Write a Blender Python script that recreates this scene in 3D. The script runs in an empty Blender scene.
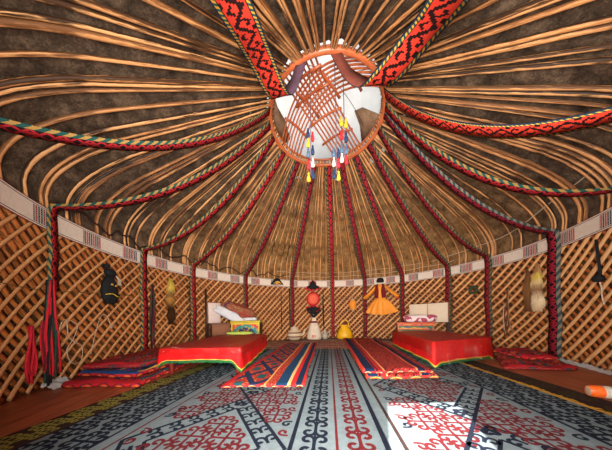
import bpy, bmesh, math, random
from math import sin, cos, pi, radians, sqrt, atan2, degrees
from mathutils import Vector, Matrix
random.seed(7)
S = bpy.context.scene
COL = S.collection

# ------------------------------------------------------------------ camera, world, light, exposure
cam = bpy.data.cameras.new('camera'); camo = bpy.data.objects.new('camera', cam); COL.objects.link(camo)
cam.sensor_width = 36; cam.sensor_fit = 'HORIZONTAL'
cam.lens = 201 / 612 * 36
cam.shift_y = (317.7 - 225) / 612
cam.clip_start = 0.02; cam.clip_end = 100
camo.location = (0, 0, .65)
camo.rotation_euler = (Matrix.Rotation(.114, 3, 'Z') @ Matrix.Rotation(pi / 2, 3, 'X') @ Matrix.Rotation(-.016, 3, 'Z')).to_euler()
S.camera = camo
S.view_settings.view_transform = 'Standard'; S.view_settings.look = 'None'
S.view_settings.gamma = 1; S.view_settings.exposure = 0.0; S.view_settings.use_curve_mapping = False

W = bpy.data.worlds.new('sky'); S.world = W; W.use_nodes = True
bg = W.node_tree.nodes['Background']; bg.inputs[0].default_value = (.80, .88, 1, 1); bg.inputs[1].default_value = 2.0

def light(name, kind, loc, energy, color, **kw):
    l = bpy.data.lights.new(name, kind); l.energy = energy; l.color = color
    for k, v in kw.items(): setattr(l, k, v)
    o = bpy.data.objects.new(name, l); o.location = loc; COL.objects.link(o); return o
sun = light('sun', 'SUN', (0, -3, 6), 29, (1, .93, .84), angle=.01)
sun.rotation_euler = Vector((.25, .96, -.95)).to_track_quat('-Z', 'Y').to_euler()
door_light = light('doorway_daylight', 'AREA', (.0, -.16, .90), 300, (1, .92, .82), shape='RECTANGLE', size=1.15, size_y=1.35, spread=radians(142))
door_light.rotation_euler = Vector((0, 1, .30)).to_track_quat('-Z', 'Y').to_euler()
crown_light = light('crown_daylight', 'AREA', (0, 3.08, 4.75), 14, (1, .97, .93), shape='DISK', size=1.9)

# ------------------------------------------------------------------ material tools
def lin(c):
    return tuple(((v / 255) / 12.92 if v / 255 <= .04045 else ((v / 255 + .055) / 1.055) ** 2.4) for v in c) + (1,)
class X:
    """tiny expression wrapper over shader math nodes"""
    def __init__(s, nt, v): s.nt = nt; s.v = v
    def _m(s, op, *a, clamp=False):
        n = s.nt.nodes.new('ShaderNodeMath'); n.operation = op; n.use_clamp = clamp
        for i, q in enumerate((s,) + a):
            q = q.v if isinstance(q, X) else q
            if isinstance(q, (int, float)): n.inputs[i].default_value = q
            else: s.nt.links.new(q, n.inputs[i])
        return X(s.nt, n.outputs[0])
    def __add__(s, o): return s._m('ADD', o)
    __radd__ = __add__
    def __sub__(s, o): return s._m('SUBTRACT', o)
    def __rsub__(s, o): return (s * -1) + o
    def __mul__(s, o): return s._m('MULTIPLY', o)
    __rmul__ = __mul__
    def __truediv__(s, o): return s._m('DIVIDE', o)
    def fr(s): return s._m('FRACT')
    def fl(s): return s._m('FLOOR')
    def ab(s): return s._m('ABSOLUTE')
    def sn(s): return s._m('SINE')
    def lt(s, o): return s._m('LESS_THAN', o)
    def gt(s, o): return s._m('GREATER_THAN', o)
    def mx(s, o): return s._m('MAXIMUM', o)
    def mn(s, o): return s._m('MINIMUM', o)
    def tri(s): return (s.fr() - .5).ab() * 2      # 1 at integers, 0 at halves
class Mat:
    def __init__(s, name, rough=.8, spec=.3, **kw):
        s.m = bpy.data.materials.new(name); s.m.use_nodes = True; s.nt = s.m.node_tree
        s.b = s.nt.nodes['Principled BSDF']; s.b.inputs['Roughness'].default_value = rough
        s.b.inputs['Specular IOR Level'].default_value = spec
        for k, v in kw.items(): s.b.inputs[k].default_value = v
    def n(s, t, **kw):
        n = s.nt.nodes.new(t)
        for k, v in kw.items(): setattr(n, k, v)
        return n
    def l(s, a, b): s.nt.links.new(a.v if isinstance(a, X) else a, b)
    def uv(s):
        t = s.n('ShaderNodeTexCoord'); p = s.n('ShaderNodeSeparateXYZ'); s.l(t.outputs['UV'], p.inputs[0])
        return X(s.nt, p.outputs[0]), X(s.nt, p.outputs[1])
    def noise(s, scale, detail=4, coord='Object', stretch=None, rough=.6):
        t = s.n('ShaderNodeTexCoord'); o = t.outputs[coord]
        if stretch:
            mp = s.n('ShaderNodeMapping'); mp.inputs['Scale'].default_value = stretch; s.l(o, mp.inputs[0]); o = mp.outputs[0]
        q = s.n('ShaderNodeTexNoise'); q.inputs['Scale'].default_value = scale; q.inputs['Detail'].default_value = detail
        q.inputs['Roughness'].default_value = rough
        s.l(o, q.inputs['Vector']); return X(s.nt, q.outputs['Fac'])
    def col(s, c):
        if isinstance(c, X): return c
        r = s.n('ShaderNodeRGB'); r.outputs[0].default_value = lin(c); return X(s.nt, r.outputs[0])
    def mix(s, f, a, b):
        n = s.n('ShaderNodeMix', data_type='RGBA')
        if isinstance(f, X): s.l(f, n.inputs[0])
        else: n.inputs[0].default_value = f
        s.l(s.col(a), n.inputs[6]); s.l(s.col(b), n.inputs[7]); return X(s.nt, n.outputs[2])
    def ramp(s, f, stops):
        r = s.n('ShaderNodeValToRGB'); e = r.color_ramp.elements
        while len(e) < len(stops): e.new(.5)
        for q, (p, c) in zip(e, stops): q.position = p; q.color = lin(c)
        s.l(f, r.inputs[0]); return X(s.nt, r.outputs[0])
    def base(s, c): s.l(s.col(c), s.b.inputs['Base Color']); return s
    def bump(s, h, strength=.4, dist=.01):
        b = s.n('ShaderNodeBump'); b.inputs['Strength'].default_value = strength; b.inputs['Distance'].default_value = dist
        s.l(h, b.inputs['Height']); s.l(b.outputs[0], s.b.inputs['Normal']); return s
MM = {}
def flat(name, c, rough=.8, spec=.3, var=.25, scale=25, **kw):
    if name in MM: return MM[name]
    m = Mat(name, rough, spec, **kw); f = m.noise(scale)
    d = tuple(v * (1 - var) for v in c)
    m.base(m.mix(f, d, tuple(min(255, v * (1 + var * .6)) for v in c))); m.bump(f, .25, .004)
    MM[name] = m.m; return m.m

def wood(name, light, mid, dark, burn=.45, rough=.55, spec=.35, coord='UV', stretch=(2.2, 3, 1), rb=True, edge_shade=False):
    m = Mat(name, rough, spec)
    g = m.noise(4, 5, coord, stretch); k = m.noise(2.3, 4, coord, (.9, 1, 1), .7)
    oi = m.n('ShaderNodeObjectInfo'); rnd = X(m.nt, oi.outputs['Random'])
    f = g + (rnd - .5) * .35
    c = m.ramp(f, [(.28, mid), (.55, light), (.8, mid)])
    k2 = k + (rnd * 7).fr() * .12
    c = m.mix(((k2 - (1 - burn)) * 9)._m('MULTIPLY', 1.0, clamp=True), c, dark)
    if edge_shade:  # dark side edges: shade beside each pole, painted into the wood colour
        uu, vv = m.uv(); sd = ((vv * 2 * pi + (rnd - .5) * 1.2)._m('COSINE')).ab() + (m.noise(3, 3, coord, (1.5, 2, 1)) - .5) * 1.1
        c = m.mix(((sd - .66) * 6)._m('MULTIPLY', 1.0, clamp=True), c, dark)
    c = m.mix((rnd * 13).fr() * .45, c, mid) if rb else c
    m.base(c); m.bump(g, .35, .006); return m.m
M_pole = wood('pole_wood', (232, 176, 118), (182, 118, 68), (38, 24, 17), .45, edge_shade=True)
M_slat = wood('slat_wood', (228, 178, 124), (190, 132, 84), (96, 60, 34), .36)
M_slat2 = wood('slat_wood_dark', (190, 112, 54), (150, 82, 38), (66, 36, 18), .42)
M_crown = wood('crown_wood', (206, 114, 70), (166, 78, 44), (110, 50, 30), .30, .35, .5)
M_darkwood = wood('dark_wood', (70, 42, 28), (48, 28, 20), (25, 16, 12), .4)
M_brownwood = wood('brown_wood', (140, 84, 48), (104, 60, 34), (58, 34, 20), .4)

def felt(name, a, b, c, scale=9):
    m = Mat(name, .95, .1); f = m.noise(scale, 8, rough=.7); g = m.noise(scale * 9, 4)
    m.base(m.ramp(f * .75 + g * .25, [(.32, a), (.5, b), (.7, c)])); m.bump(f * .6 + g * .4, .6, .02); return m.m
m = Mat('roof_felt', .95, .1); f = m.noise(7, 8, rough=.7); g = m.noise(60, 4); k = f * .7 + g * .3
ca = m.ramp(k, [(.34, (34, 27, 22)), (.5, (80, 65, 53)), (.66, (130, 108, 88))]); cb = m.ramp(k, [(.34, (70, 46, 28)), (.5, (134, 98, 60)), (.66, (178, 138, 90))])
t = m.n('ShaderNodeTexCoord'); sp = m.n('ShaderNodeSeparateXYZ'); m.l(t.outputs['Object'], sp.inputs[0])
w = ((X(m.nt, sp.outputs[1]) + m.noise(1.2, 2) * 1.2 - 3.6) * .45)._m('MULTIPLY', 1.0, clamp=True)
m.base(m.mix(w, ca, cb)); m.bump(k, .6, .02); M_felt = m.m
M_flap = felt('flap_felt', (96, 74, 56), (130, 102, 80), (150, 124, 100), 12)

# reed mat behind the lattice: fine vertical canes with wound colours
m = Mat('reed_mat', .8, .2); u, v = m.uv()
canes = (u * 60).tri(); f = m.noise(3.5, 5)
c = m.ramp(f, [(.3, (60, 40, 26)), (.5, (92, 62, 38)), (.68, (126, 96, 48))])
m.base(m.mix(canes.gt(.7) * .75, c, (56, 36, 22))); m.bump(canes, .5, .006); M_reed = m.m

# floor boards
m = Mat('floor_boards', .42, .45)
t = m.n('ShaderNodeTexCoord'); sp = m.n('ShaderNodeSeparateXYZ'); m.l(t.outputs['Object'], sp.inputs[0])
ox, oy = X(m.nt, sp.outputs[0]), X(m.nt, sp.outputs[1])
bx = ((ox * .9 + oy * .35) * 7.5); seam = bx.tri().gt(.95); g = m.noise(5, 6, 'Object', (7, 1, 1))
c = m.ramp(g + (bx.fl() * .37).fr() * .12, [(.3, (98, 46, 28)), (.5, (138, 68, 42)), (.72, (166, 90, 58))])
m.base(m.mix(seam, c, (34, 18, 12))); m.bump(seam * -1, .4, .005); M_floor = m.m

# woven straps
def strap_mat(name, red, dark, e1, e2, seedk=1.0, cell=10, ew=.34):
    m = Mat(name, .85, .15); u, v = m.uv()
    uq = (u * cell).fl() / cell; vq = (v * cell * 1.0).fl() / cell
    c = (vq - .45) * 2.3
    z = (uq * seedk).tri() * 2 - 1
    band = (c - z * .5).ab().lt(.2)
    hook = ((c + z * .5).ab().lt(.16)) * ((uq * seedk * 2).tri().gt(.42))
    dot = ((uq * seedk + .25).tri().lt(.16)) * (c.ab().gt(.58))
    f = band.mx(hook).mx(dot)
    core = m.mix(f, red, dark)
    ed = (v - .5).ab()
    tw = ((u * 5) + v * 6).fr().lt(.5)
    edge = m.mix(tw, e1, e2)
    x = m.mix(ed.gt(ew), core, edge)
    x = m.mix((ed - ew - .015).ab().lt(.015), x, (30, 24, 30))
    x = m.mix(ed.gt(.455), x, (36, 48, 66))
    wv = (u * 60).tri() * .5 + (v * 26).tri() * .5
    m.base(m.mix(wv * .35, x, (16, 10, 10))); m.bump(wv, .4, .003); return m.m
M_strapA = strap_mat('strap_coral_weave', (228, 62, 44), (34, 12, 14), (222, 168, 58), (26, 84, 86), .8, 14)
def strap2(name, red, dark, e1, e2, k=.9):
    """two-part braid: red and black lozenges, one broad green and gold edge"""
    m = Mat(name, .85, .15); u, v = m.uv()
    c = (v - .36) / .34; t = (u * k).tri() * 2 - 1
    z = ((c - t).ab().lt(.30)).mx((c + t).ab().lt(.30)); core = m.mix(z, dark, red); core = m.mix(((u * k + .5).tri().gt(.72)) * c.ab().lt(.3), core, red)
    edge = m.mix((u * 1.4 + v * 1.5).fr().lt(.5), e1, e2)
    x = m.mix(v.gt(.68), core, edge); x = m.mix((v - .68).ab().lt(.02), x, (26, 20, 26)); x = m.mix(v.lt(.06), x, (40, 50, 50))
    m.base(x); m.bump((u * 30).tri(), .3, .003); return m.m
M_strapB = strap2('strap_red_braid', (178, 38, 46), (40, 14, 22), (28, 70, 66), (150, 116, 64), .8)
M_strapC = strap2('strap_maroon_braid', (146, 36, 44), (40, 14, 24), (38, 64, 56), (116, 92, 60), .9)
M_strapD = strap2('strap_dark_braid', (150, 34, 50), (34, 16, 28), (50, 66, 70), (120, 110, 96), 1.0)

# white tension band round the top of the wall
m = Mat('band_weave', .9, .1); u, v = m.uv()
cell = (u / .56).fr(); cid = (u / .56).fl()
ing = (cell - .5).ab().lt(.21)
st = (u * 36).fl(); kk = (st * .37 + cid * .23).fr()
dots = ((v * 13).fr()).gt(.16)
pc = m.mix(kk.gt(.45), (160, 26, 40), (26, 58, 60)); pc = m.mix(kk.gt(.85), pc, (60, 44, 70))
on = ing * ((u * 36).fr().gt(.22)) * dots * ((v - .5).ab().lt(.36))
w = m.mix(m.noise(30), (196, 180, 166), (232, 220, 208))
x = m.mix(on, w, pc); e = (v - .5).ab()
x = m.mix((e - .40).ab().lt(.016), x, (44, 30, 36)); x = m.mix(e.gt(.47), x, (128, 50, 50))
m.base(x); m.bump((u * 160).tri(), .2, .003); M_band = m.m

# quilt patterns ----------------------------------------------------
def quilt_diamond(name):
    m = Mat(name, .85, .15); u, v = m.uv()             # u across 0..1, v length in m
    d1 = ((u * 2.6) + (v * 1.9)).tri(); d2 = ((u * 2.6) - (v * 1.9)).tri()
    lat = d1.gt(.78).mx(d2.gt(.78)); inner = (d1.gt(.6) * d2.gt(.2)).mx(d2.gt(.6) * d1.gt(.2))
    dots = m.noise(16, 2, 'UV', (2, 2.2, 1)).gt(.55)
    c = m.mix(dots, (150, 32, 36), (178, 92, 54)); c = m.mix((d1 + d2).lt(.55), c, (34, 78, 84))
    c = m.mix(inner * dots, c, (190, 128, 66)); c = m.mix(lat, c, (24, 44, 76))
    c = m.mix(u.lt(.10), c, (168, 36, 38))
    s = m.mix(m.noise(22, 2, 'UV', (2, 2, 1)).gt(.55), (166, 38, 40), (186, 116, 72))
    c = m.mix(u.gt(.52), c, s); c = m.mix((u - .525).ab().lt(.012), c, (226, 170, 96))
    c = m.mix(u.gt(.66), c, (24, 62, 96))
    c = m.mix(u.gt(.80), c, (208, 178, 120)); c = m.mix(u.gt(.84), c, (196, 40, 42))
    c = m.mix(u.gt(.90), c, (18, 42, 72)); c = m.mix(u.gt(.975), c, (200, 50, 44))
    m.base(c); m.bump(m.noise(20), .5, .02); return m.m
def quilt_scroll(name):
    m = Mat(name, .85, .15); u, v = m.uv()
    n = m.noise(7, 2, 'UV', (1.2, 1.6, 1)); r = ((n * 9) + (u * 3).tri() * .6).fr()
    c = m.mix(r.lt(.42), (164, 28, 38), (42, 18, 30)); c = m.mix(((r - .45).ab()).lt(.05), c, (214, 120, 70))
    c = m.mix(u.lt(.30), c, (168, 36, 42)); c = m.mix((u - .30).ab().lt(.012), c, (220, 150, 90))
    c = m.mix((u - .2).ab().lt(.012), c, (40, 20, 30))
    c = m.mix(u.lt(.17), c, (18, 36, 66)); c = m.mix(u.lt(.03), c, (200, 60, 44))
    c = m.mix((u - .84).ab().lt(.05), c, (24, 30, 56)); c = m.mix((u - .775).ab().lt(.012), c, (216, 120, 80))
    m.base(c); m.bump(m.noise(20), .5, .02); return m.m
def quilt_side(name, cols, k=5.0):
    m = Mat(name, .85, .15); u, v = m.uv()
    t = (u * k).fr(); a = (((u * k).fr() - .5) * 2); rr = (a * a + (v - .1) * (v - .1) * 1.1)._m('SQRT')
    c = m.mix(rr.lt(.8), cols[0], cols[1]); c = m.mix(rr.lt(.6), c, cols[2]); c = m.mix(rr.lt(.36), c, cols[3])
    n = m.noise(30, 2).gt(.56); c = m.mix(n * .6, c, cols[0])
    m.base(c); m.bump(m.noise(25), .4, .01); return m.m
def quilt_red(name, A=(156, 28, 38), B=(24, 26, 44), C_=(222, 110, 60), D=(32, 70, 80), sc=6):
    m = Mat(name, .85, .15); u, v = m.uv()
    n = m.noise(sc, 3, 'UV', (1, 1.4, 1)); r = (n * 8).fr(); q = m.noise(sc * .6, 1, 'UV')
    c = m.mix(r.lt(.4), A, B); c = m.mix((r - .45).ab().lt(.06), c, C_); c = m.mix(((u * 3 + q * .3).fr()).lt(.14), c, D)
    c = m.mix(((v * 2.2).fr()).lt(.12), c, A)
    m.base(c); m.bump(m.noise(20), .5, .02); return m.m
M_qd = quilt_diamond('quilt_diamonds'); M_qs = quilt_scroll('quilt_scrolls'); M_qr = quilt_red('quilt_red')
M_qb = quilt_red('quilt_blue', (30, 60, 110), (18, 26, 60), (210, 60, 50), (190, 150, 60), 3)
M_qside = quilt_side('quilt_edge_arcs', ((176, 46, 38), (24, 84, 88), (206, 152, 72), (208, 104, 48)))
M_qside2 = quilt_side('quilt_edge_medallions', ((186, 34, 38), (22, 30, 52), (206, 60, 44), (228, 122, 62)), 6)
M_qside3 = quilt_side('quilt_edge_mixed', ((164, 38, 42), (28, 52, 74), (190, 156, 104), (176, 56, 46)), 9)
M_floral = quilt_red('floral_cloth', (150, 62, 56), (120, 96, 60), (196, 150, 110), (90, 50, 70), 9)

# ------------------------------------------------------------------ mesh tools
class MB:
    def __init__(s): s.v = []; s.f = []; s.uv = []; s.mi = []; s.sm = []
    def face(s, idx, uvs=None, mi=0, sm=True):
        s.f.append(idx); s.uv.append(uvs or [(0, 0)] * len(idx)); s.mi.append(mi); s.sm.append(sm)
    def add(s, pts): i = len(s.v); s.v += [tuple(p) for p in pts]; return i
    def tube(s, path, r, n=6, mi=0, flat=1.0, cap=True, side=None):
        path = [Vector(p) for p in path]; K = len(path); rr = r if isinstance(r, (list, tuple)) else [r] * K
        L = 0; i0 = None; prev = None
        for k, p in enumerate(path):
            t = (path[min(k + 1, K - 1)] - path[max(k - 1, 0)]).normalized()
            if prev is None:
                a = Vector(side) if side is not None else (Vector((0, 0, 1)) if abs(t.z) < .9 else Vector((1, 0, 0)))
                prev = a
            a = (prev - t * prev.dot(t)).normalized(); b = t.cross(a); prev = a
            if k: L += (p - path[k - 1]).length
            ring = [p + (a * cos(2 * pi * j / n) * flat + b * sin(2 * pi * j / n)) * rr[k] for j in range(n)]
            i = s.add(ring)
            if i0 is not None:
                for j in range(n):
                    j2 = (j + 1) % n
                    s.face((i0 + j, i0 + j2, i + j2, i + j), [(L0, j / n), (L0, (j + 1) / n), (L, (j + 1) / n), (L, j / n)], mi)
            elif cap: s.face(tuple(i + j for j in range(n))[::-1], None, mi, False)
            i0 = i; L0 = L
        if cap: s.face(tuple(i0 + j for j in range(n)), None, mi, False)
        return s
    def box(s, c, h, rot=0, mi=0, M=None, bev=0):
        M = M or (Matrix.Translation(c) @ Matrix.Rotation(rot, 4, 'Z')); x, y, z = h
        P = [M @ Vector((a * x, b * y, d * z)) for d in (-1, 1) for b in (-1, 1) for a in (-1, 1)]; i = s.add(P)
        for q, w, hh in (((0, 2, 3, 1), y, x), ((4, 5, 7, 6), x, y), ((0, 1, 5, 4), x, z), ((2, 6, 7, 3), z, x), ((0, 4, 6, 2), z, y), ((1, 3, 7, 5), y, z)):
            s.face(tuple(i + k for k in q), [(0, 0), (2 * w, 0), (2 * w, 2 * hh), (0, 2 * hh)], mi, False)
        return s
    def lathe(s, prof, c=(0, 0, 0), n=20, mi=0, sq=(1, 1), M=None):
        i0 = None; c = Vector(c); z0 = prof[0][1]
        for k, (r, z) in enumerate(prof):
            pts = [Vector((r * cos(2 * pi * j / n) * sq[0], r * sin(2 * pi * j / n) * sq[1], z)) for j in range(n)]
            pts = [(M @ p) if M else p + c for p in pts]; i = s.add(pts)
            if i0 is not None:
                for j in range(n):
                    j2 = (j + 1) % n; a = (z0, z)
                    s.face((i0 + j, i0 + j2, i + j2, i + j), [(j / n, zp), ((j + 1) / n, zp), ((j + 1) / n, z), (j / n, z)], mi)
            i0 = i; zp = z
        return s
    def grid(s, fn, nu, nv, mi=0, uvf=None, flip=False):
        i = s.add([fn(a / nu, b / nv) for b in range(nv + 1) for a in range(nu + 1)]); uvf = uvf or (lambda a, b: (a, b))
        for b in range(nv):
            for a in range(nu):
                q = [(a, b), (a + 1, b), (a + 1, b + 1), (a, b + 1)]
                if flip: q = q[::-1]
                s.face(tuple(i + y * (nu + 1) + x for x, y in q), [uvf(x / nu, y / nv) for x, y in q], mi)
        return s
    def strip(s, path, sides, w, th=.004, mi=0, u0=0, back=None):
        """flat band with thickness; sides = unit vectors across; uv u = length/width"""
        path = [Vector(p) for p in path]; K = len(path); L = u0; prev = None
        ws = w if isinstance(w, (list, tuple)) else [w] * K
        for k in range(K):
            t = (path[min(k + 1, K - 1)] - path[max(k - 1, 0)]).normalized()
            sd = Vector(sides[k]); sd = (sd - t * sd.dot(t)).normalized(); nn = t.cross(sd)
            if k: L += (path[k] - path[k - 1]).length / ws[k]
            p = path[k]; hw = ws[k] / 2
            i = s.add([p - sd * hw - nn * th, p + sd * hw - nn * th, p + sd * hw + nn * th, p - sd * hw + nn * th])
            if prev is not None:
                for (a, b, va, vb) in ((0, 1, 0, 1), (1, 2, 1, 1), (2, 3, 1, 0), (3, 0, 0, 0)):
                    s.face((prev + a, prev + b, i + b, i + a), [(Lp, va), (Lp, vb), (L, vb), (L, va)], back if back is not None and a == 2 else mi)
            else: s.face((i, i + 3, i + 2, i + 1), None, mi, False)
            prev = i; Lp = L
        s.face((prev, prev + 1, prev + 2, prev + 3), None, mi, False)
        return s
    def build(s, name, mats, parent=None, loc=None, fix=False):
        me = bpy.data.meshes.new(name)
        loc = Vector(loc) if loc is not None else None
        me.from_pydata([tuple(Vector(p) - loc) for p in s.v] if loc is not None else s.v, [], s.f)
        ul = me.uv_layers.new(name='uv'); k = 0
        flatuv = [c for f in s.uv for c in f]
        ul.data.foreach_set('uv', [x for c in flatuv for x in c])
        me.polygons.foreach_set('material_index', s.mi); me.polygons.foreach_set('use_smooth', s.sm)
        for q in (mats if isinstance(mats, (list, tuple)) else [mats]): me.materials.append(q)
        if fix:
            b = bmesh.new(); b.from_mesh(me); bmesh.ops.recalc_face_normals(b, faces=b.faces); b.to_mesh(me); b.free()
        me.update(); o = bpy.data.objects.new(name, me); COL.objects.link(o)
        if loc is not None: o.location = loc
        if parent: 
            o.parent = parent
            if loc is None: o.location = -parent.location if not parent.rotation_euler.z else o.location
            else: o.location = loc - parent.location
        return o
def tag(o, label, cat, group=None, kind=None):
    if label: o['label'] = label
    if cat: o['category'] = cat
    if group: o['group'] = group
    if kind: o['kind'] = kind
    return o
def structure(o): o['kind'] = 'structure'; return o
def thing(name, loc, label, cat, group=None):
    e = bpy.data.objects.new(name, None); e.empty_display_size = .1; e.location = loc; COL.objects.link(e)
    return tag(e, label, cat, group)
def spline(P, n):
    """Catmull-Rom through points"""
    P = [Vector(p) for p in P]; P = [P[0] * 2 - P[1]] + P + [P[-1] * 2 - P[-2]]; out = []
    for i in range(1, len(P) - 2):
        a, b, c, d = P[i - 1:i + 3]
        for k in range(n):
            t = k / n
            out.append(.5 * ((2 * b) + (c - a) * t + (2 * a - 5 * b + 4 * c - d) * t * t + (3 * b - a - 3 * c + d) * t ** 3))
    out.append(P[-2]); return out

# ------------------------------------------------------------------ plan of the yurt
CY = 3.08
AZ = [-180, -122, -96, -70, -50, -10, 20, 39, 56, 70, 88, 103, 125, 180]
RR = [3.05, 3.15, 3.05, 3.0, 2.95, 3.0, 3.15, 3.3, 3.36, 3.4, 3.22, 3.05, 3.0, 3.05]
def Rl(a):
    a = (a + 180) % 360 - 180
    for i in range(len(AZ) - 1):
        if AZ[i] <= a <= AZ[i + 1]: return RR[i] + (RR[i + 1] - RR[i]) * (a - AZ[i]) / (AZ[i + 1] - AZ[i])
RW = [sum(Rl(a + d) for d in range(-9, 10, 3)) / 7 for a in range(-180, 181)]
def Rw(a):
    a = (a + 180) % 360; i = int(a); f = a - i; return RW[i] * (1 - f) + RW[min(i + 1, 360)] * f
def pol(r, a, z=0): a = radians(a); return Vector((r * sin(a), CY + r * cos(a), z))
def az_side(a): a = radians(a); return Vector((cos(a), -sin(a), 0))
ZT = 1.76; RING = .86; ZR = 3.60
def prof(a, off=0.0, n=5):
    """roof profile (r,z) from wall top to the crown ring"""
    R = Rw(a)
    A = Vector((R - .02, ZT - .10, 0)); B0 = Vector((R + .0, ZT + .16, 0)); Cc = Vector((R - .03, ZT + .50, 0)); E = Vector((RING, ZR, 0))
    D = Cc.lerp(E, .30); pts = [A.lerp(B0, k / 2) for k in range(2)]; m = 3 * n
    for k in range(m + 1): t = k / m; pts.append(B0 * (1 - t) ** 2 + Cc * 2 * t * (1 - t) + D * t * t)
    for k in range(1, 3 * n + 1): pts.append(D.lerp(E, k / (3 * n)))
    if off:
        q = []
        for i, p in enumerate(pts):
            t = (pts[min(i + 1, len(pts) - 1)] - pts[max(i - 1, 0)]).normalized(); q.append(p + Vector((t.y, -t.x, 0)) * off)
        pts = q
    return [(p.x, p.y) for p in pts]

# ------------------------------------------------------------------ structure
b = MB(); fz = 0
pts = [pol(Rw(a) + .12, a, 0) for a in range(-180, 180, 6)]
i = b.add(pts); b.face(tuple(range(i, i + len(pts)))[::-1], None, 0, False)
i2 = b.add([p - Vector((0, 0, .12)) for p in pts]); b.face(tuple(range(i2, i2 + len(pts))), None, 0, False)
for k in range(len(pts)): k2 = (k + 1) % len(pts); b.face((i + k, i + k2, i2 + k2, i2 + k), None, 0, False)
structure(b.build('floor', M_floor, fix=True))
def wall(name, a0, a1, z0=0, z1=ZT + .06):
    b = MB(); N = max(2, int((a1 - a0) / 3))
    def at(off): return lambda s, t: pol(Rw(a0 + (a1 - a0) * s) + off, a0 + (a1 - a0) * s, z0 + (z1 - z0) * t)
    uvf = lambda s, t: (radians(a0 + (a1 - a0) * s) * 3.1, t * 1.7)
    b.grid(at(.05), N, 6, 0, uvf); b.grid(at(.11), N, 6, 0, uvf, True)
    b.grid(lambda s, t: pol(Rw(a0 + (a1 - a0) * s) + .05 + .06 * t, a0 + (a1 - a0) * s, z1), N, 1, 0, uvf)
    return structure(b.build(name, M_reed))
wall('wall_left', -168.5, -74); wall('wall_back', -74, 56); wall('wall_right', 56, 168.5)
wall('wall_front', 168.5, 191.5, 1.62)
# unseen boards added behind the camera to trim the sun to the floor patch
b = MB(); b.box((-.60, -.28, 1.15), (.54, .02, 1.15)); structure(b.build('sun_blocker_1', M_brownwood))
b = MB(); b.box((.90, -.28, 1.15), (.46, .02, 1.15)); structure(b.build('sun_blocker_2', M_brownwood))

b = MB(); NA = 120
P0 = [prof(-180 + 360 * k / NA, .035) for k in range(NA + 1)]; P1 = [prof(-180 + 360 * k / NA, .075) for k in range(NA + 1)]
nv = len(P0[0]) - 1
hump = [[random.uniform(-.012, .03) for _ in range(nv + 1)] for _ in range(NA)]; hump.append(hump[0])
def dome(P, h): 
    def f(s, t):
        k = round(s * NA); j = round(t * nv); r, z = P[k][j]; q = hump[k][j] * h; return pol(r + q * .5, -180 + 360 * k / NA, z + q)
    return f
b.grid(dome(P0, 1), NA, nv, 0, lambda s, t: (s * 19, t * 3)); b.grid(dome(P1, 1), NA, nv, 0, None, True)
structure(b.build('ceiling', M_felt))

# ------------------------------------------------------------------ lattice wall sections
def lattice(a0, a1, label):
    e = thing('lattice_wall_section', pol(Rw((a0 + a1) / 2), (a0 + a1) / 2, 0), label, 'lattice', 'lattice wall sections')
    for (sgn, pitch, w, off, mat, nm) in ((1, .158, .045, -.024, M_slat, 'front_slat_layer'), (-1, .115, .052, -.001, M_slat2, 'rear_slat_layer')):
        b = MB(); circ = radians(a1 - a0) * 3.1; H = 1.62; run = H / 1.02
        s = -run if sgn > 0 else 0; smax = circ if sgn > 0 else circ + run
        while s < smax:
            path = []; jit = random.uniform(-.012, .012); ww = w * random.uniform(.85, 1.12)
            for k in range(29):
                z = .02 + H * k / 28; ss = s + jit + sgn * (run * k / 28) + random.uniform(-.0015, .0015)
                a = a0 + degrees(ss / 3.1)
                if a0 - .01 <= a <= a1 + .01: path.append(pol(Rw(a) + off, a, z))
            if len(path) >= 2:
                b.tube(path, ww / 2, 6, side=(pol(1, a0 + degrees(s / 3.1)) - Vector((0, CY, 0))), flat=.42)
            s += pitch
        b.build(nm, mat, e)
    return e
lattice(-150, -74, 'wooden lattice wall along the left side, behind the black pouch')
lattice(-74, 56, 'wooden lattice wall across the back, behind the jugs and the orange dress')
lattice(56, 140, 'wooden lattice wall along the right side, behind the pale pelt')

# ------------------------------------------------------------------ roof poles
AP = []; a = -179
while a < 179:
    q = a + random.uniform(-.7, .7) * (1 if abs(a) < 70 else 1.3); AP.append(q)
    if random.random() < .42 and abs(a) > 60 or random.random() < .15: AP.append(q + random.choice((-1, 1)) * random.uniform(1.0, 1.35))
    a += 3.3 if abs(a) < 75 else 3.9
for a in AP:
    pr = prof(a, .0, 3); wob = random.uniform(-.5, .5); ph = random.uniform(0, 6); r0 = random.uniform(.0125, .0205)
    path = []; 
    for j, (r, z) in enumerate(pr):
        t = j / (len(pr) - 1); da = (wob * sin(t * 3.2 + ph) + .06 * sin(t * 11 + ph * 3)) * (1 - t)
        path.append(pol(r, a + da, z + .006 * sin(7 * t + ph)))
    path.append(pol(RING - .07, a, ZR + .05))
    rr = [r0 * (1.12 - .28 * min(1, j / len(pr))) * random.uniform(.92, 1.08) for j in range(len(path))]
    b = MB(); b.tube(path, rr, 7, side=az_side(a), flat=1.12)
    tag(b.build('roof_pole', M_pole, loc=path[0]), 'long bent wooden roof pole rising from the lattice wall to the crown ring', 'pole', 'roof poles')

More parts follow.
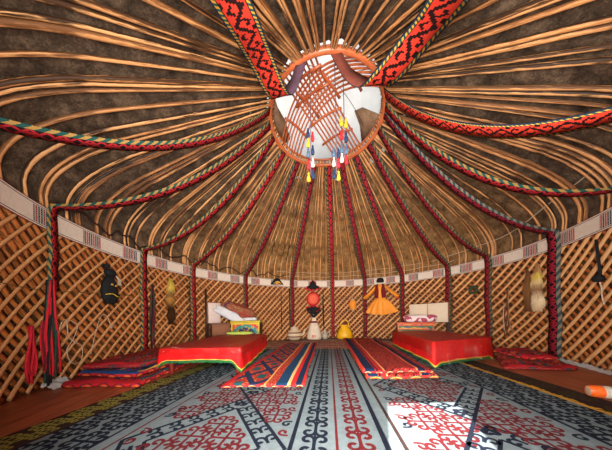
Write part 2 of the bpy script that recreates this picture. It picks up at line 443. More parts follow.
# ------------------------------------------------------------------ crown
cr = thing('skylight', (0, CY, ZR), 'round wooden crown ring with crossed curved laths at the top of the roof', 'skylight')
b = MB(); ringpath = [pol(RING - .02, k * 4, ZR) for k in range(91)]
b.tube(ringpath, .033, 10, flat=.75, cap=False); b.build('rim', M_crown, cr)
b = MB(); b.tube([pol(RING - .05, k * 4, ZR + .085) for k in range(91)], .016, 8, cap=False); b.build('upper_rim', M_crown, cr)
def lathz(x, y, h): rr = (x * x + y * y) / (.83 * .83); return ZR + .07 + h * max(0, 1 - rr)
for (az, hh, nl, off0, bow) in ((-152, .33, 9, -.03, .16), (-52, .30, 8, .0, .18)):
    d = Vector((sin(radians(az)), cos(radians(az)))); q = Vector((d.y, -d.x))
    for i in range(nl):
        o = (i - (nl - 1) / 2) * .060 + off0; h = sqrt(.83 ** 2 - min(.8, abs(o) + bow * 0) ** 2); path = []
        for k in range(17):
            s = -h + 2 * h * k / 16; oo = o + bow * (1 - (s / h) ** 2) * (1 if az < -100 else -1)
            p = d * s + q * oo; path.append(Vector((p.x, CY + p.y, lathz(s, o, hh))))
        b = MB(); b.tube(path, .0125, 6); b.build('lath', M_crown, cr)
    for s in (-.52, -.2, .2, .52):
        bw = bow * (1 - (s / .83) ** 2) * (1 if az < -100 else -1)
        path = [];
        for k in range(5):
            o = (k / 4 - .5) * nl * .064 + off0; p = d * s + q * (o + bw); path.append(Vector((p.x, CY + p.y, lathz(s, o, hh) - .026)))
        b = MB(); b.tube(path, .02, 6, flat=.7); b.build('cross_bar', M_crown, cr)

# canvas over the crown, bright with the day outside
m = Mat('cover_canvas', .9, .1); f = m.noise(6, 4, 'Object', (1, .35, 1)); c = m.mix(f, (150, 154, 156), (186, 187, 186)); m.base(c)
tr = m.n('ShaderNodeBsdfTranslucent'); m.l(c, tr.inputs[0]); mx = m.n('ShaderNodeMixShader'); mx.inputs[0].default_value = .22
out = [n for n in m.nt.nodes if n.type == 'OUTPUT_MATERIAL'][0]
m.l(m.b.outputs[0], mx.inputs[1]); m.l(tr.outputs[0], mx.inputs[2]); m.l(mx.outputs[0], out.inputs[0]); M_cover = m.m
b = MB()
def cov(s, t):
    a = s * 360; r = 1.12 * t; fold = .018 * sin(radians(a) * 9 + 3 * t) * t + .01 * sin(radians(a) * 23) * t * t
    return pol(max(r, .001), a, ZR + .05 + .46 * (1 - t ** 2.2) - .16 * t ** 8 + fold)
b.grid(cov, 72, 10); tag(b.build('crown_cover', M_cover), 'white canvas stretched over the roof crown, bright with daylight', 'canvas')
for (pp, lab) in (([(-122, .84), (-96, .84), (-62, .84), (-58, .74), (-78, .66), (-100, .72)], 'brown felt flap lying on the left edge of the crown'),
                  ([(48, .84), (66, .84), (84, .84), (78, .58), (66, .50), (58, .66)], 'pointed brown felt flap on the right edge of the crown')):
    b = MB(); n = len(pp)
    top = [pol(r, a, ZR + .42 - .36 * (r / .84) ** 2 + .05) for a, r in pp]; i = b.add(top); j = b.add([p - Vector((0, 0, .012)) for p in top])
    cc = sum(top, Vector()) / n; c0 = b.add([cc]); c1 = b.add([cc - Vector((0, 0, .012))])
    for k in range(n): k2 = (k + 1) % n; b.face((c0, i + k, i + k2)); b.face((c1, j + k2, j + k)); b.face((i + k, j + k, j + k2, i + k2))
    tag(b.build('felt_flap', M_flap, fix=True), lab, 'felt flap')
M_rope = flat('pale_rope', (190, 172, 150)); M_drope = flat('dark_rope', (46, 28, 24)); M_wire = flat('thin_cable', (110, 84, 40))
M_cord = flat('grey_violet_cord', (120, 96, 110))

# ------------------------------------------------------------------ woven straps from crown to wall
def strap(a0, a1, sag, mat, label, w=.15, wall=True, zend=.06, bot=True, w2=.12, zr=ZR - .02, skew=0, jitter=0):
    R1 = Rw(a1) - .10; p0 = pol(RING - .02, a0, zr); p1 = pol(R1, a1, ZT + .03)
    path = []; sides = []; ws = []; fl = -1 if a1 < 50 else 1
    N = 22
    for k in range(N + 1):
        t = k / N; q = p0.lerp(p1, t); q.z -= sag * 4 * t * (1 - t) * (1 + skew * (t - .5)); path.append(q)
        a = a0 + (a1 - a0) * t; sides.append(az_side(a) * fl); ws.append(w + (w2 - w) * max(0, t - .8) / .2)
    if wall:
        for k in range(1, 13):
            z = ZT + .03 - (ZT + .03 - zend) * k / 12; path.append(pol(R1 + .015 + .004 * sin(k * 1.7), a1 + .15 * sin(k * .9 + a1), z)); sides.append(az_side(a1) * fl); ws.append(w2)
    b = MB(); b.strip(path, sides, ws, .004)
    return tag(b.build('woven_strap', mat), label, 'woven strap', 'woven straps hanging from the crown')
strap(-112, -138, .34, M_strapB, 'thin red strap sagging across the left roof, highest of the left straps', .11, False)
strap(-98, -117, .34, M_strapB, 'red and green strap sagging to the wall left of the black pouch, ending in fringes', .13, True, .95)
strap(-84, -93, .36, M_strapB, 'red and green strap coming down the wall between black pouch and fox pelt', .13)
strap(-62, -73.7, .24, M_strapB, 'red strap coming down the wall between fox pelt and white headboard', .13)
strap(-40, -48, .16, M_strapC, 'red strap with yellow edge ending behind the floral quilt', .13)
strap(-18, -21.4, .08, M_strapC, 'dark red strap coming down behind the squat clay pot', .13)
strap(2, 2.1, .05, M_strapB, 'red diamond strap down the back between white churn and yellow jug', .13)
strap(19, 19.7, .08, M_strapC, 'dark red strap between the orange lantern and the orange dress', .13)
strap(38, 37.5, .10, M_strapC, 'dark red strap just right of the orange dress', .13)
strap(60, 55.8, .2, M_strapC, 'dark red strap coming down right of the cream headboard', .13)
strap(78, 68.9, .34, M_strapC, 'dark red strap between green wreath and brown rope bundle', .12)
strap(94, 88.1, .36, M_strapD, 'purple edged dark strap coming down right of the pale pelt', .13, w2=.16)
strap(101, 109, .48, M_strapB, 'bright red braided strap sagging across the right roof to the edge of view', .13, False)
strap(113, 134, .46, M_strapA, 'red strap with yellow and teal edge sagging high across the right roof', .16, False)
# the two broad straps looping from the crown towards the doorway
M_lining = flat('strap_lining', (112, 84, 104), .9, var=.3, scale=14)
def broad(P, sd, label, w, lining):
    path = spline(P, 8); K = len(path); sides = []
    for k in range(K):
        t = k / (K - 1) * (len(sd) - 1); i = min(int(t), len(sd) - 2); sides.append(Vector(sd[i]).lerp(Vector(sd[i + 1]), t - i).normalized())
    ws = [min(w, .11 + (w - .11) * max(0, k / K - .12) / .22) for k in range(K)]
    b = MB(); b.strip(path, sides, ws, .004, back=1); return tag(b.build('woven_strap', [M_strapA, lining]), label, 'woven strap', 'woven straps hanging from the crown')
broad([(-.26, 2.33, 3.66), (-.35, 2.24, 3.3), (-.47, 2.06, 2.97), (-.52, 1.60, 2.77), (-.51, 1.15, 2.47), (-.55, .6, 2.15), (-.60, .10, 1.78)],
      [(1, .1, .1), (1, .1, .2), (1, .2, .3), (1, .1, .3), (1, 0, .3), (1, 0, .3)], 'broad coral red strap with yellow edge hanging from the left front of the crown', .20, M_lining)
broad([(.10, 2.28, 3.66), (.26, 2.2, 3.25), (.50, 2.05, 2.95), (.72, 1.60, 2.76), (.74, 1.15, 2.45), (.70, .6, 2.15), (.64, .10, 1.78)],
      [(1, -.1, -.1), (1, -.1, -.2), (1, -.2, -.3), (1, -.1, -.3), (1, 0, -.3), (1, 0, -.3)], 'broad coral red strap with yellow edge hanging from the right front of the crown', .24, flat('strap_lining_rust', (136, 72, 60), .9, var=.3, scale=14))

# white patterned tension band
b = MB(); path = [pol(Rw(a) - .055, a, (ZT + 1.55) / 2) for a in range(-165, 166, 3)]
L = [0]
for k in range(1, len(path)): L.append(L[-1] + (path[k] - path[k - 1]).length)
for (o, fl) in ((0, False), (.006, True)):
    b.grid(lambda s, t: pol(Rw(-165 + 330 * s) - .055 + o, -165 + 330 * s, 1.55 + .215 * t), 110, 3, 0, lambda s, t: (L[round(s * 110)], t), fl)
tag(b.build('tension_band', M_band), 'long white woven band with red and teal stripes round the wall top', 'woven band')

# ropes along the feet of the roof poles and thin cables
def rope(P, r, mat, label, cat='rope', name='rope', n=6, group=None):
    b = MB(); b.tube(spline(P, n), r, 6); return tag(b.build(name, mat, loc=P[0]), label, cat, group)
P = []
for k in range(40):
    a = -112 + 2.2 * k; P.append(pol(Rw(a) - .075, a, ZT + .11 + .05 * sin(k * 1.3) + .03 * sin(k * 2.9)))
rope(P, .011, M_drope, 'dark twisted rope woven round the pole feet above the left wall', n=3)
P = [pol(Rw(a) - .075, a, ZT + .10 + .012 * sin(a)) for a in range(-26, 60, 4)]
rope(P, .006, M_rope, 'pale thin cord along the pole feet across the back, lower of two', n=3, name='cord', cat='cord')
P = [pol(Rw(a) - .09, a, ZT + .22 + .012 * cos(a)) for a in range(-30, 50, 4)]
rope(P, .005, M_rope, 'pale thin cord along the pole feet across the back, upper of two', n=3, name='cord', cat='cord')
P = [pol(Rw(a) - .12, a, z) for a, z in ((128, 2.75), (112, 2.45), (100, 2.25), (88, 2.2), (76, 2.05), (64, 2.02), (50, 1.95))]
rope(P, .007, M_rope, 'pale grey cord strung under the poles above the right wall', name='cord', cat='cord')
rope([pol(Rw(-135) - .06, -135, .96), pol(Rw(-120) - .06, -120, .95), pol(Rw(-107) - .06, -107, 1.0), pol(Rw(-96) - .06, -96, 1.03)], .004, M_wire,
     'thin yellowish cable stretched across the left lattice', name='cable', cat='cable')
for k, (a0, r0, a1, r1, lab) in enumerate(((-60, .8, 130, .8, 'thin dark line crossing under the crown canvas from the left'), (-150, .8, 60, .8, 'thin dark line crossing under the crown canvas, steeper one'))):
    p, q = pol(r0, a0, ZR + .12), pol(r1, a1, ZR + .12); md = (p + q) / 2 + Vector((0, 0, .31)); rope([p, p.lerp(md, .5) + Vector((0, 0, .08)), md, q.lerp(md, .5) + Vector((0, 0, .08)), q], .003, M_drope, lab, name='line', cat='line')

# ------------------------------------------------------------------ tassel strings from the crown
M_t = {c: flat('tassel_' + c, v, .9) for c, v in dict(red=(214, 50, 62), navy=(38, 60, 96), yellow=(234, 196, 52), white=(226, 216, 206), blue=(84, 112, 140)).items()}
def tassels(x, y, ztop, items, label):
    zb = min(z for z, _ in items); e = thing('tassel_string', (x, y, ztop), label, 'tassels', 'tassel strings under the crown')
    b = MB(); b.tube([(x, y, ztop), (x + .006, y, (ztop + zb) / 2), (x, y, zb)], .0055, 5); b.build('cord', M_cord, e)
    for i, (z, c) in enumerate(items):
        dx = (.028 if i % 2 else -.028); b = MB()
        b.lathe([(.001, z + .04), (.010, z + .036), (.015, z + .02), (.010, z + .01), (.018, z - .01), (.025, z - .055), (.02, z - .075), (.001, z - .075)], (x + dx, y, 0), 10)
        b.build('tassel', M_t[c], e)
ty = 2.55
tassels(-.20, ty, 3.86, [(3.02, 'navy'), (2.97, 'red'), (2.9, 'yellow'), (2.8, 'navy'), (2.77, 'blue'), (2.64, 'white'), (2.62, 'red'), (2.49, 'navy'), (2.46, 'yellow')], 'leftmost string of red, yellow and navy tassels under the crown')
tassels(.12, ty, 3.88, [(2.74, 'blue'), (2.72, 'navy'), (2.62, 'white'), (2.60, 'red'), (2.47, 'navy'), (2.44, 'yellow')], 'middle string of tassels under the crown, starting lower than its neighbours')
tassels(.22, ty, 3.87, [(3.12, 'yellow'), (3.09, 'yellow'), (2.95, 'red'), (2.91, 'navy'), (2.78, 'blue'), (2.76, 'blue'), (2.66, 'white'), (2.63, 'red')], 'rightmost tassel string under the crown, yellow tassel on top')

# ------------------------------------------------------------------ rugs with scroll ornament
RZ = [0]
def ribbon(b, pts, w, z, mi, taper=1.0):
    RZ[0] = (RZ[0] + 1) % 9; z = z + RZ[0] * .00012
    n = len(pts); i0 = None
    for k, p in enumerate(pts):
        a = pts[max(k - 1, 0)]; c = pts[min(k + 1, n - 1)]; dx, dy = c[0] - a[0], c[1] - a[1]; d = sqrt(dx * dx + dy * dy) or 1
        ww = w / 2 * (1 + (taper - 1) * k / (n - 1)); nx, ny = -dy / d * ww, dx / d * ww
        i = b.add([(p[0] + nx, p[1] + ny, z), (p[0] - nx, p[1] - ny, z)])
        if i0 is not None: b.face((i0, i0 + 1, i + 1, i), None, mi, False)
        i0 = i
def horn(b, x, y, ang, s, mir, w, z, mi):
    L = [(0, 0), (.0, .22)]
    for k in range(13):
        t = k / 12; th = pi - t * 1.75 * pi; r = .34 * (1 - .58 * t); L.append((.36 + r * cos(th), .42 + r * sin(th)))
    ca, sa = cos(ang), sin(ang); P = []
    for (px, py) in L: px *= mir * s; py *= s; P.append((x + px * ca - py * sa, y + px * sa + py * ca))
    if mir < 0: P = [p for p in P]
    ribbon(b, P, w, z, mi, 1.25)
def cross(b, x, y, s, w, z, mi, angs=(0, pi / 2, pi, -pi / 2)):
    for a in angs:
        o = .0 if len(angs) == 2 else .42 * s; X_, Y_ = x - sin(a) * o, y + cos(a) * o
        if o: ln(b, x, y, X_, Y_, w, z, mi)
        horn(b, X_, Y_, a, s, 1, w, z, mi); horn(b, X_, Y_, a, s, -1, w, z, mi)
def ln(b, x0, y0, x1, y1, w, z, mi): ribbon(b, [(x0 + (x1 - x0) * k / 4, y0 + (y1 - y0) * k / 4) for k in range(5)], w, z, mi)
def felt_col(name, a, bb):
    m = Mat(name, .95, .1); f = m.noise(22, 8, rough=.8); g = m.noise(1.6, 2); m.base(m.mix(((f * .7 + g * .3 - .5) * 2.4 + .5)._m('MULTIPLY', 1.0, clamp=True), a, bb)); m.bump(m.noise(60), .5, .006); return m.m
F_grey = felt_col('felt_grey_blue', (80, 92, 99), (116, 129, 134)); F_navy = felt_col('felt_navy', (14, 18, 30), (26, 32, 48))
F_red = felt_col('felt_dark_red', (66, 20, 26), (100, 32, 36)); F_dark = felt_col('felt_dark_brown', (36, 26, 26), (58, 42, 38))
F_olive = felt_col('felt_olive', (104, 100, 44), (150, 142, 66)); F_beige = felt_col('felt_beige', (160, 128, 110), (196, 168, 148))
F_yel = felt_col('fringe_yellow', (168, 128, 40), (220, 176, 70)); F_teal = felt_col('felt_teal', (36, 58, 60), (56, 84, 84))
def slab_rug(b, x0, y0, x1, y1, z, th, mi=0):
    b.box(((x0 + x1) / 2, (y0 + y1) / 2, z - th / 2), ((x1 - x0) / 2, (y1 - y0) / 2, th / 2), mi=mi)
# under-rug showing at the left: dark with olive scrolls
b = MB(); slab_rug(b, -1.84, .25, -1.30, 4.1, .006, .005)
y = .35
while y < 4.0:
    cross(b, -1.755, y, .062, .014, .0072, 1); cross(b, -1.655, y + .09, .05, .012, .0072, 1); y += .18
ln(b, -1.825, .3, -1.825, 4.05, .012, .0074, 2)
tag(b.build('felt_rug', [F_dark, F_olive, F_red]), 'dark felt rug with olive scrolls showing along the left floorboards', 'rug', 'felt floor rugs')
# main rug left and centre
b = MB(); slab_rug(b, -1.60, .22, .285, 4.08, .014, .007); z = .0155
ln(b, -.20, .25, -.20, 4.05, .022, z, 1); ln(b, .272, .25, .272, 4.05, .026, z, 1); ln(b, .03, .25, .03, 4.05, .014, z, 2)
y = .40
while y < 4.0:
    cross(b, -.085, y, .10, .018, z, 1, (0, pi)); ln(b, -.085, y - .075, -.085, y + .075, .012, z, 1)
    cross(b, .148, y + .05, .10, .018, z, 2, (0, pi)); ln(b, .148, y - .025, .148, y + .125, .012, z, 2)
    y += .15
# outer border of the left half
ln(b, -1.20, .25, -1.20, 4.05, .016, z, 1); ln(b, -1.12, .25, -1.12, 4.05, .012, z, 2); ln(b, -1.585, .25, -1.585, 4.05, .03, z, 3)
y = .42
while y < 4.0:
    cross(b, -1.485, y, .078, .019, z, 1); cross(b, -1.295, y + .1, .078, .019, z, 1); y += .2
def diamonds(b, x0, x1, ys, hl, mA, mB, z):
    xc = (x0 + x1) / 2; hw = (x1 - x0) / 2
    for yc in ys:
        for sx in (-1, 1):
            for sy in (-1, 1):
                ln(b, xc + sx * hw, yc, xc, yc + sy * hl, .020, z, mA)
                ln(b, xc + sx * (hw - .13), yc, xc, yc + sy * (hl - .19), .018, z, mA)
                for k in range(6):
                    t = (k + .5) / 6
                    X_, Y_ = xc + sx * (hw - .065) * (1 - t), yc + sy * (hl - .095) * t; an = atan2(sy * hl, -sx * hw) - pi / 2
                    horn(b, X_, Y_, an, .09, 1, .017, z, mA); horn(b, X_, Y_, an, .09, -1, .017, z, mA)
    y = .34; r = 0
    for k in range(26):
        for sx in (-1, 1): yy = .34 + k * .145; horn(b, xc + sx * (hw - .012), yy, sx * pi / 2, .075, 1 if k % 2 else -1, .015, z, mB if k % 3 else mA)
    while y < 4.0:
        for k in range(-4, 5):
            x = xc + (k + (r % 2) * .5) * .205
            if abs(x - xc) > hw - .10: continue
            d = min(abs(abs(x - xc) / hw + abs(y - yc) / hl - 1) for yc in ys) if True else 1
            dd = min((abs(x - xc) / hw + abs(y - yc) / hl) for yc in ys)
            if .70 < dd < 1.16: continue
            cross(b, x, y, .080, .016, z, mB)
        y += .135; r += 1
diamonds(b, -1.10, -.22, (.95, 2.15, 3.35), .60, 1, 2, z)
tag(b.build('felt_rug', [F_grey, F_navy, F_red, F_dark]), 'large grey felt rug with dark scrolls covering centre and left of the floor', 'rug', 'felt floor rugs')
# rug on the right
b = MB(); slab_rug(b, .29, .22, 1.74, 4.08, .011, .007); z = .0125
ln(b, 1.34, .25, 1.34, 4.05, .022, z, 1); ln(b, .36, .25, .36, 4.05, .02, z, 3)
diamonds(b, .40, 1.32, (.72, 1.92, 3.12), .60, 1, 2, z)
y = .42
while y < 4.0:
    cross(b, 1.44, y, .078, .019, z, 1); cross(b, 1.63, y + .1, .078, .019, z, 1); y += .2
for k in range(150):   # frayed yellow edge
    y = .24 + k * .0256; w = random.uniform(.03, .06); i = b.add([(1.73, y, .012), (1.73, y + .024, .012), (1.745 + w, y + .022 + random.uniform(-.006, .006), .009), (1.745 + w, y + .004, .009)]); b.face((i, i + 3, i + 2, i + 1), None, 4, False)
tag(b.build('felt_rug', [F_grey, F_navy, F_red, F_dark, F_yel]), 'grey felt rug with navy diamonds and yellow frayed edge at the right', 'rug', 'felt floor rugs')
b = MB(); slab_rug(b, 1.60, .3, 2.03, 3.6, .005, .004)
y = .4
while y < 3.5: cross(b, 1.92, y, .08, .014, .006, 1); y += .28
tag(b.build('felt_rug', [F_dark, felt_col('felt_moss', (50, 46, 30), (70, 62, 40))]), 'dark plain rug strip between yellow frayed edge and right floorboards', 'rug', 'felt floor rugs')
# beige rug across the back
b = MB()
pts = [(-1.9, 4.09), (1.9, 4.09), (2.0, 4.6), (1.55, 5.35), (.9, 5.72), (-.9, 5.62), (-1.5, 5.25), (-2.0, 4.6)]
i = b.add([(x, y, .012) for x, y in pts]); j = b.add([(x, y, .003) for x, y in pts]); n = len(pts)
b.face(tuple(range(i, i + n)), None, 0, False); b.face(tuple(range(j, j + n))[::-1], None, 0, False)
for k in range(n): k2 = (k + 1) % n; b.face((j + k, j + k2, i + k2, i + k), None, 0, False)
for yy in (4.25, 4.55, 4.85, 5.15, 5.45):
    xx = -1.35 + (.12 if yy in (4.55, 5.15) else 0)
    while xx < 1.4: cross(b, xx, yy, .10, .026, .0135, 1); xx += .26
ln(b, -1.9, 4.13, 1.9, 4.13, .03, .0135, 2)
tag(b.build('felt_rug', [F_beige, felt_col('felt_rust', (120, 56, 48), (160, 84, 70)), F_dark]), 'beige rug with rust scrolls in front of the jugs at the back', 'rug', 'felt floor rugs')

# ------------------------------------------------------------------ quilted mats
def mat_slab(b, C4, z0, z1, mt, ms, nu=14, nv=24, wob=.006, edge=.03, shear=0, topuv=None, seed=0):
    """C4: front-left, front-right, back-right, back-left. Puffy slab with rounded rim."""
    rnd = random.Random(seed); C4 = [Vector((x, y, 0)) for x, y in C4]
    Lm = (C4[3] - C4[0]).length; Wm = (C4[1] - C4[0]).length
    ph = [rnd.uniform(0, 6) for _ in range(4)]
    def base(s, t): return C4[0].lerp(C4[1], s).lerp(C4[3].lerp(C4[2], s), t)
    def top(s, t):
        p = base(s, t); ed = min(s * Wm, (1 - s) * Wm, t * Lm, (1 - t) * Lm); k = min(1, ed / edge); k = sqrt(1 - (1 - k) ** 2)
        zz = z0 + (z1 - z0) * (.55 + .45 * k) + k * wob * (sin(s * 9 + ph[0]) + sin(t * 11 + ph[1]) + .6 * sin(t * 27 + s * 8 + ph[2])) / 1.6
        wv = .012 * sin(t * 13 + ph[3]) if s in (0, 1) else 0
        return Vector((p.x + wv, p.y + (.012 * sin(s * 9 + ph[2]) if t in (0, 1) else 0), zz))
    ss = [0, .012, .035] + [k / nu for k in range(1, nu)] + [.965, .988, 1]; tt = [0, .004, .012] + [k / nv for k in range(1, nv)] + [.988, .996, 1]
    U, V = len(ss), len(tt)
    i = b.add([top(s, t) for t in tt for s in ss]); tu = topuv or (lambda s, t: (s, t * Lm))
    for v in range(V - 1):
        for u in range(U - 1):
            q = [(u, v), (u + 1, v), (u + 1, v + 1), (u, v + 1)]; b.face(tuple(i + y * U + x for x, y in q), [tu(ss[x], tt[y]) for x, y in q], mt)
    rim = [(s, 0) for s in ss] + [(1, t) for t in tt[1:]] + [(s, 1) for s in ss[::-1][1:]] + [(0, t) for t in tt[::-1][1:-1]]
    T = [top(*q) for q in rim]; Bm = [Vector((p.x, p.y, z0)) for p in T]; Md = []
    cen = sum(C4, Vector()) / 4
    for p in T: d = (p - cen); d.z = 0; d.normalize(); Md.append(Vector((p.x + d.x * .010, p.y + d.y * .010, (z0 + p.z) / 2)))
    n = len(rim); iT, iM, iB = b.add(T), b.add(Md), b.add(Bm); dd = 0
    for k in range(n):
        k2 = (k + 1) % n; d2 = dd + (T[k2] - T[k]).length
        b.face((iM + k, iM + k2, iT + k2, iT + k), [(dd, .4), (d2, .4), (d2, .8), (dd, .8)], ms); b.face((iB + k, iB + k2, iM + k2, iM + k), [(dd, 0), (d2, 0), (d2, .4), (dd, .4)], ms); dd = d2
    b.face(tuple(iB + k for k in range(n))[::-1], None, ms, False)
b = MB(); mat_slab(b, [(-1.0, 1.76), (-.24, 1.83), (-.30, 4.78), (-1.02, 4.78)], .016, .05, 0, 1, seed=1, wob=.01)
tag(b.build('quilted_mat', [M_qd, M_qside3]), 'long mat with diamonds and navy stripes beside the left red table', 'mat', 'quilted sitting mats')
b = MB(); mat_slab(b, [(.36, 2.09), (1.08, 2.17), (1.20, 5.2), (.38, 5.25)], .016, .066, 0, 1, seed=2)
tag(b.build('quilted_mat', [M_qs, M_qside]), 'mat with orange and teal edge, bottom of the stack at the centre right', 'mat', 'quilted sitting mats')
b = MB(); mat_slab(b, [(.34, 2.12), (1.05, 2.20), (1.19, 5.2), (.36, 5.25)], .068, .108, 0, 1, seed=3, wob=.009)
tag(b.build('quilted_mat', [M_qs, M_qside3]), 'red mat with navy stripe, top of the stack at the centre right', 'mat', 'quilted sitting mats')
for k, (c4, z0, z1, ms, mm, lab) in enumerate((
    ([(-2.62, 1.69), (-1.86, 1.75), (-2.12, 3.1), (-2.92, 2.86)], .004, .065, M_qside2, M_qr, 'red mat with orange medallions on its edge, lowest of the left pile'),
    ([(-2.66, 1.86), (-1.98, 1.84), (-2.14, 3.15), (-2.93, 2.92)], .066, .125, M_qside2, M_qb, 'blue striped mat in the middle of the left pile'),
    ([(-2.70, 1.92), (-2.10, 2.02), (-2.16, 3.20), (-2.92, 3.0)], .126, .19, M_qr, M_qr, 'red patterned mat on top of the pile by the left wall'))):
    b = MB(); mat_slab(b, c4, z0, z1, 0, 1, seed=10 + k, wob=.014); tag(b.build('quilted_mat', [mm, ms]), lab, 'mat', 'quilted sitting mats')
b = MB(); mat_slab(b, [(2.05, 2.62), (2.78, 2.60), (3.04, 3.42), (2.46, 3.30)], .006, .055, 0, 1, seed=20, wob=.014)
tag(b.build('quilted_mat', [M_qr, M_qr]), 'dark red patterned mat on the floor right of the right table', 'mat', 'quilted sitting mats')
b = MB(); mat_slab(b, [(2.55, 2.95), (2.88, 2.92), (3.06, 3.5), (2.62, 3.55)], .057, .12, 0, 1, seed=21, wob=.012)
tag(b.build('quilted_mat', [M_qr, M_qside2]), 'small folded dark mat against the right lattice wall', 'mat', 'quilted sitting mats')

# ------------------------------------------------------------------ low tables, cloths, plastic covers
m = Mat('red_velvet', .7, .2); f = m.noise(6, 4); m.base(m.mix(f, (186, 10, 16), (222, 22, 24))); m.bump(m.noise(18), .25, .01)
M_red = m.m
M_green = flat('green_fringe', (30, 96, 52), var=.5); M_gold = flat('gold_braid', (206, 160, 60), var=.4)
m = Mat('clear_plastic', .12, .5); m.bump(m.noise(5, 3, 'Object', (2.4, 2.4, 1), rough=.7), 1, .13)
tb = m.n('ShaderNodeBsdfTransparent'); gl = m.n('ShaderNodeBsdfGlossy'); gl.inputs['Roughness'].default_value = .07
bp = [n for n in m.nt.nodes if n.type == 'BUMP'][0]; m.l(bp.outputs[0], gl.inputs['Normal'])
fr = m.n('ShaderNodeFresnel'); fr.inputs[0].default_value = 1.45; m.l(bp.outputs[0], fr.inputs['Normal'])
mx = m.n('ShaderNodeMixShader'); m.l((X(m.nt, fr.outputs[0]) * .62 + .01), mx.inputs[0]); m.l(tb.outputs[0], mx.inputs[1]); m.l(gl.outputs[0], mx.inputs[2])
out = [n for n in m.nt.nodes if n.type == 'OUTPUT_MATERIAL'][0]; m.l(mx.outputs[0], out.inputs[0]); M_plastic = m.m
def low_table(C4, zt, drops, lab, labc, labp, seed, pdrops, corner=.06):
    """C4 front-left, front-right, back-right, back-left; drops: front, right, back, left"""
    V4 = [Vector((x, y, 0)) for x, y in C4]; cen = sum(V4, Vector()) / 4
    e = thing('low_table', cen, lab, 'table', 'low red tables')
    b = MB(); I = [cen + (v - cen) * .965 for v in V4]
    i = b.add([v + Vector((0, 0, zt)) for v in I]); j = b.add([v + Vector((0, 0, zt - .035)) for v in I])
    b.face((i, i + 1, i + 2, i + 3), None, 0, False); b.face((j + 3, j + 2, j + 1, j), None, 0, False)
    for k in range(4): k2 = (k + 1) % 4; b.face((j + k, j + k2, i + k2, i + k), None, 0, False)
    b.build('table_top', M_redwood, e)
    for v in V4:
        p = cen + (v - cen) * .86; b = MB()
        b.lathe([(.018, .012), (.026, .03), (.02, .07), (.032, .12), (.03, .18), (.022, .2), (.036, .24), (.036, zt - .03)], (p.x, p.y, 0), 12); b.build('leg', M_redwood, e)
    rnd = random.Random(seed); ph = [rnd.uniform(0, 6) for _ in range(6)]
    def drape(off, drops, fold, foldf, mi_top=0, fringe=False, extra=0):
        b = MB(); n = 40; rim = []; 
        for k in range(4):
            a, c = V4[k], V4[(k + 1) % 4]
            for q in range(n):
                t = q / n; p = a.lerp(c, t); dn = (c - a).normalized(); nrm = Vector((dn.y, -dn.x, 0)); 
                ed = min(t, 1 - t) * (c - a).length; cw = max(0, 1 - ed / .11); dk = drops[k] + (.5 * (drops[k] + drops[(k - 1) % 4 if t < .5 else (k + 1) % 4]) - drops[k]) * cw ** 1.5
                dk = min(dk + corner * cw ** 2, zt - .022)
                nn = (nrm + (p - cen).normalized() * .9 * cw).normalized(); rim.append((p, nn, dk, t * (c - a).length + k))
        G = 12
        def topf(s, t):
            p = V4[0].lerp(V4[1], s).lerp(V4[3].lerp(V4[2], s), t); return Vector((p.x, p.y, zt + off + .003 * sin(s * 14 + ph[0]) * sin(t * 17 + ph[1]) * (0 if s in (0, 1) or t in (0, 1) else 1)))
        b.grid(topf, G, G * 2, 0)
        N = len(rim); rows = 7; idx = []; FS = [0, .15, .3, .5, .7, .86, .94, 1]
        for r in range(rows + 1):
            f = FS[r]; pts = []
            for (p, nn, dk, dd) in rim:
                fo = fold * f * (.6 * sin(dd * foldf + ph[2]) + .4 * sin(dd * foldf * 2.3 + ph[3])) + .02 * f + off * .9
                z = zt + off - dk * f - .004 * f * sin(dd * 9); pts.append(p + nn * fo + Vector((0, 0, max(z, .02))))
            idx.append(b.add(pts))
        for r in range(rows):
            mi = 0
            if fringe and r == rows - 1: mi = 1
            for k in range(N):
                k2 = (k + 1) % N; b.face((idx[r + 1] + k, idx[r + 1] + k2, idx[r] + k2, idx[r] + k), None, mi)
        if fringe:
            fr = MB(); last = idx[-1]
            for k in range(N):
                p = Vector(b.v[last + k]); q = Vector(b.v[last + (k + 1) % N])
                for h in range(2):
                    a = p.lerp(q, h * .5); c = p.lerp(q, h * .5 + .42); dz = min(.032, max(0, a.z - .016)) * rnd.uniform(.75, 1.0); 
                    jj = fr.add([a, c, c - Vector((0, 0, dz)), a - Vector((0, 0, dz))]); fr.face((jj, jj + 3, jj + 2, jj + 1), None, 0, False)
            return b, fr
        return b, None
    b, fr = drape(.004, drops, .010, 17, fringe=True)
    c = b.build('tablecloth', [M_red, M_gold], loc=cen + Vector((0, 0, zt))); tag(c, labc, 'tablecloth', 'red tablecloths')
    fr.build('fringe', M_green, c, loc=cen + Vector((0, 0, zt)))
    b, _ = drape(.016, pdrops, .010, 17); tag(b.build('plastic_cover', M_plastic, loc=cen + Vector((0, 0, zt))), labp, 'plastic cover', 'plastic table covers')
M_redwood = wood('red_painted_wood', (120, 36, 26), (92, 24, 20), (50, 16, 14), .35, .4)
low_table([(-1.90, 2.05), (-.99, 2.13), (-1.28, 3.98), (-2.16, 3.72)], .325, (.13, .25, .12, .14), 'low table hidden under the red cloth at left',
          'red velvet cloth with short green fringe on the left table', 'clear plastic sheet over the left red tablecloth', 3, (.07, .10, .05, .05))
low_table([(1.26, 2.60), (2.27, 3.12), (2.22, 4.55), (1.33, 4.40)], .33, (.26, .24, .12, .26), 'low table hidden under the red cloth at right',
          'red velvet cloth hanging nearly to the floor on the right table', 'wrinkled clear plastic sheet hanging over the right red table', 5, (.29, .30, .05, .16), .07)

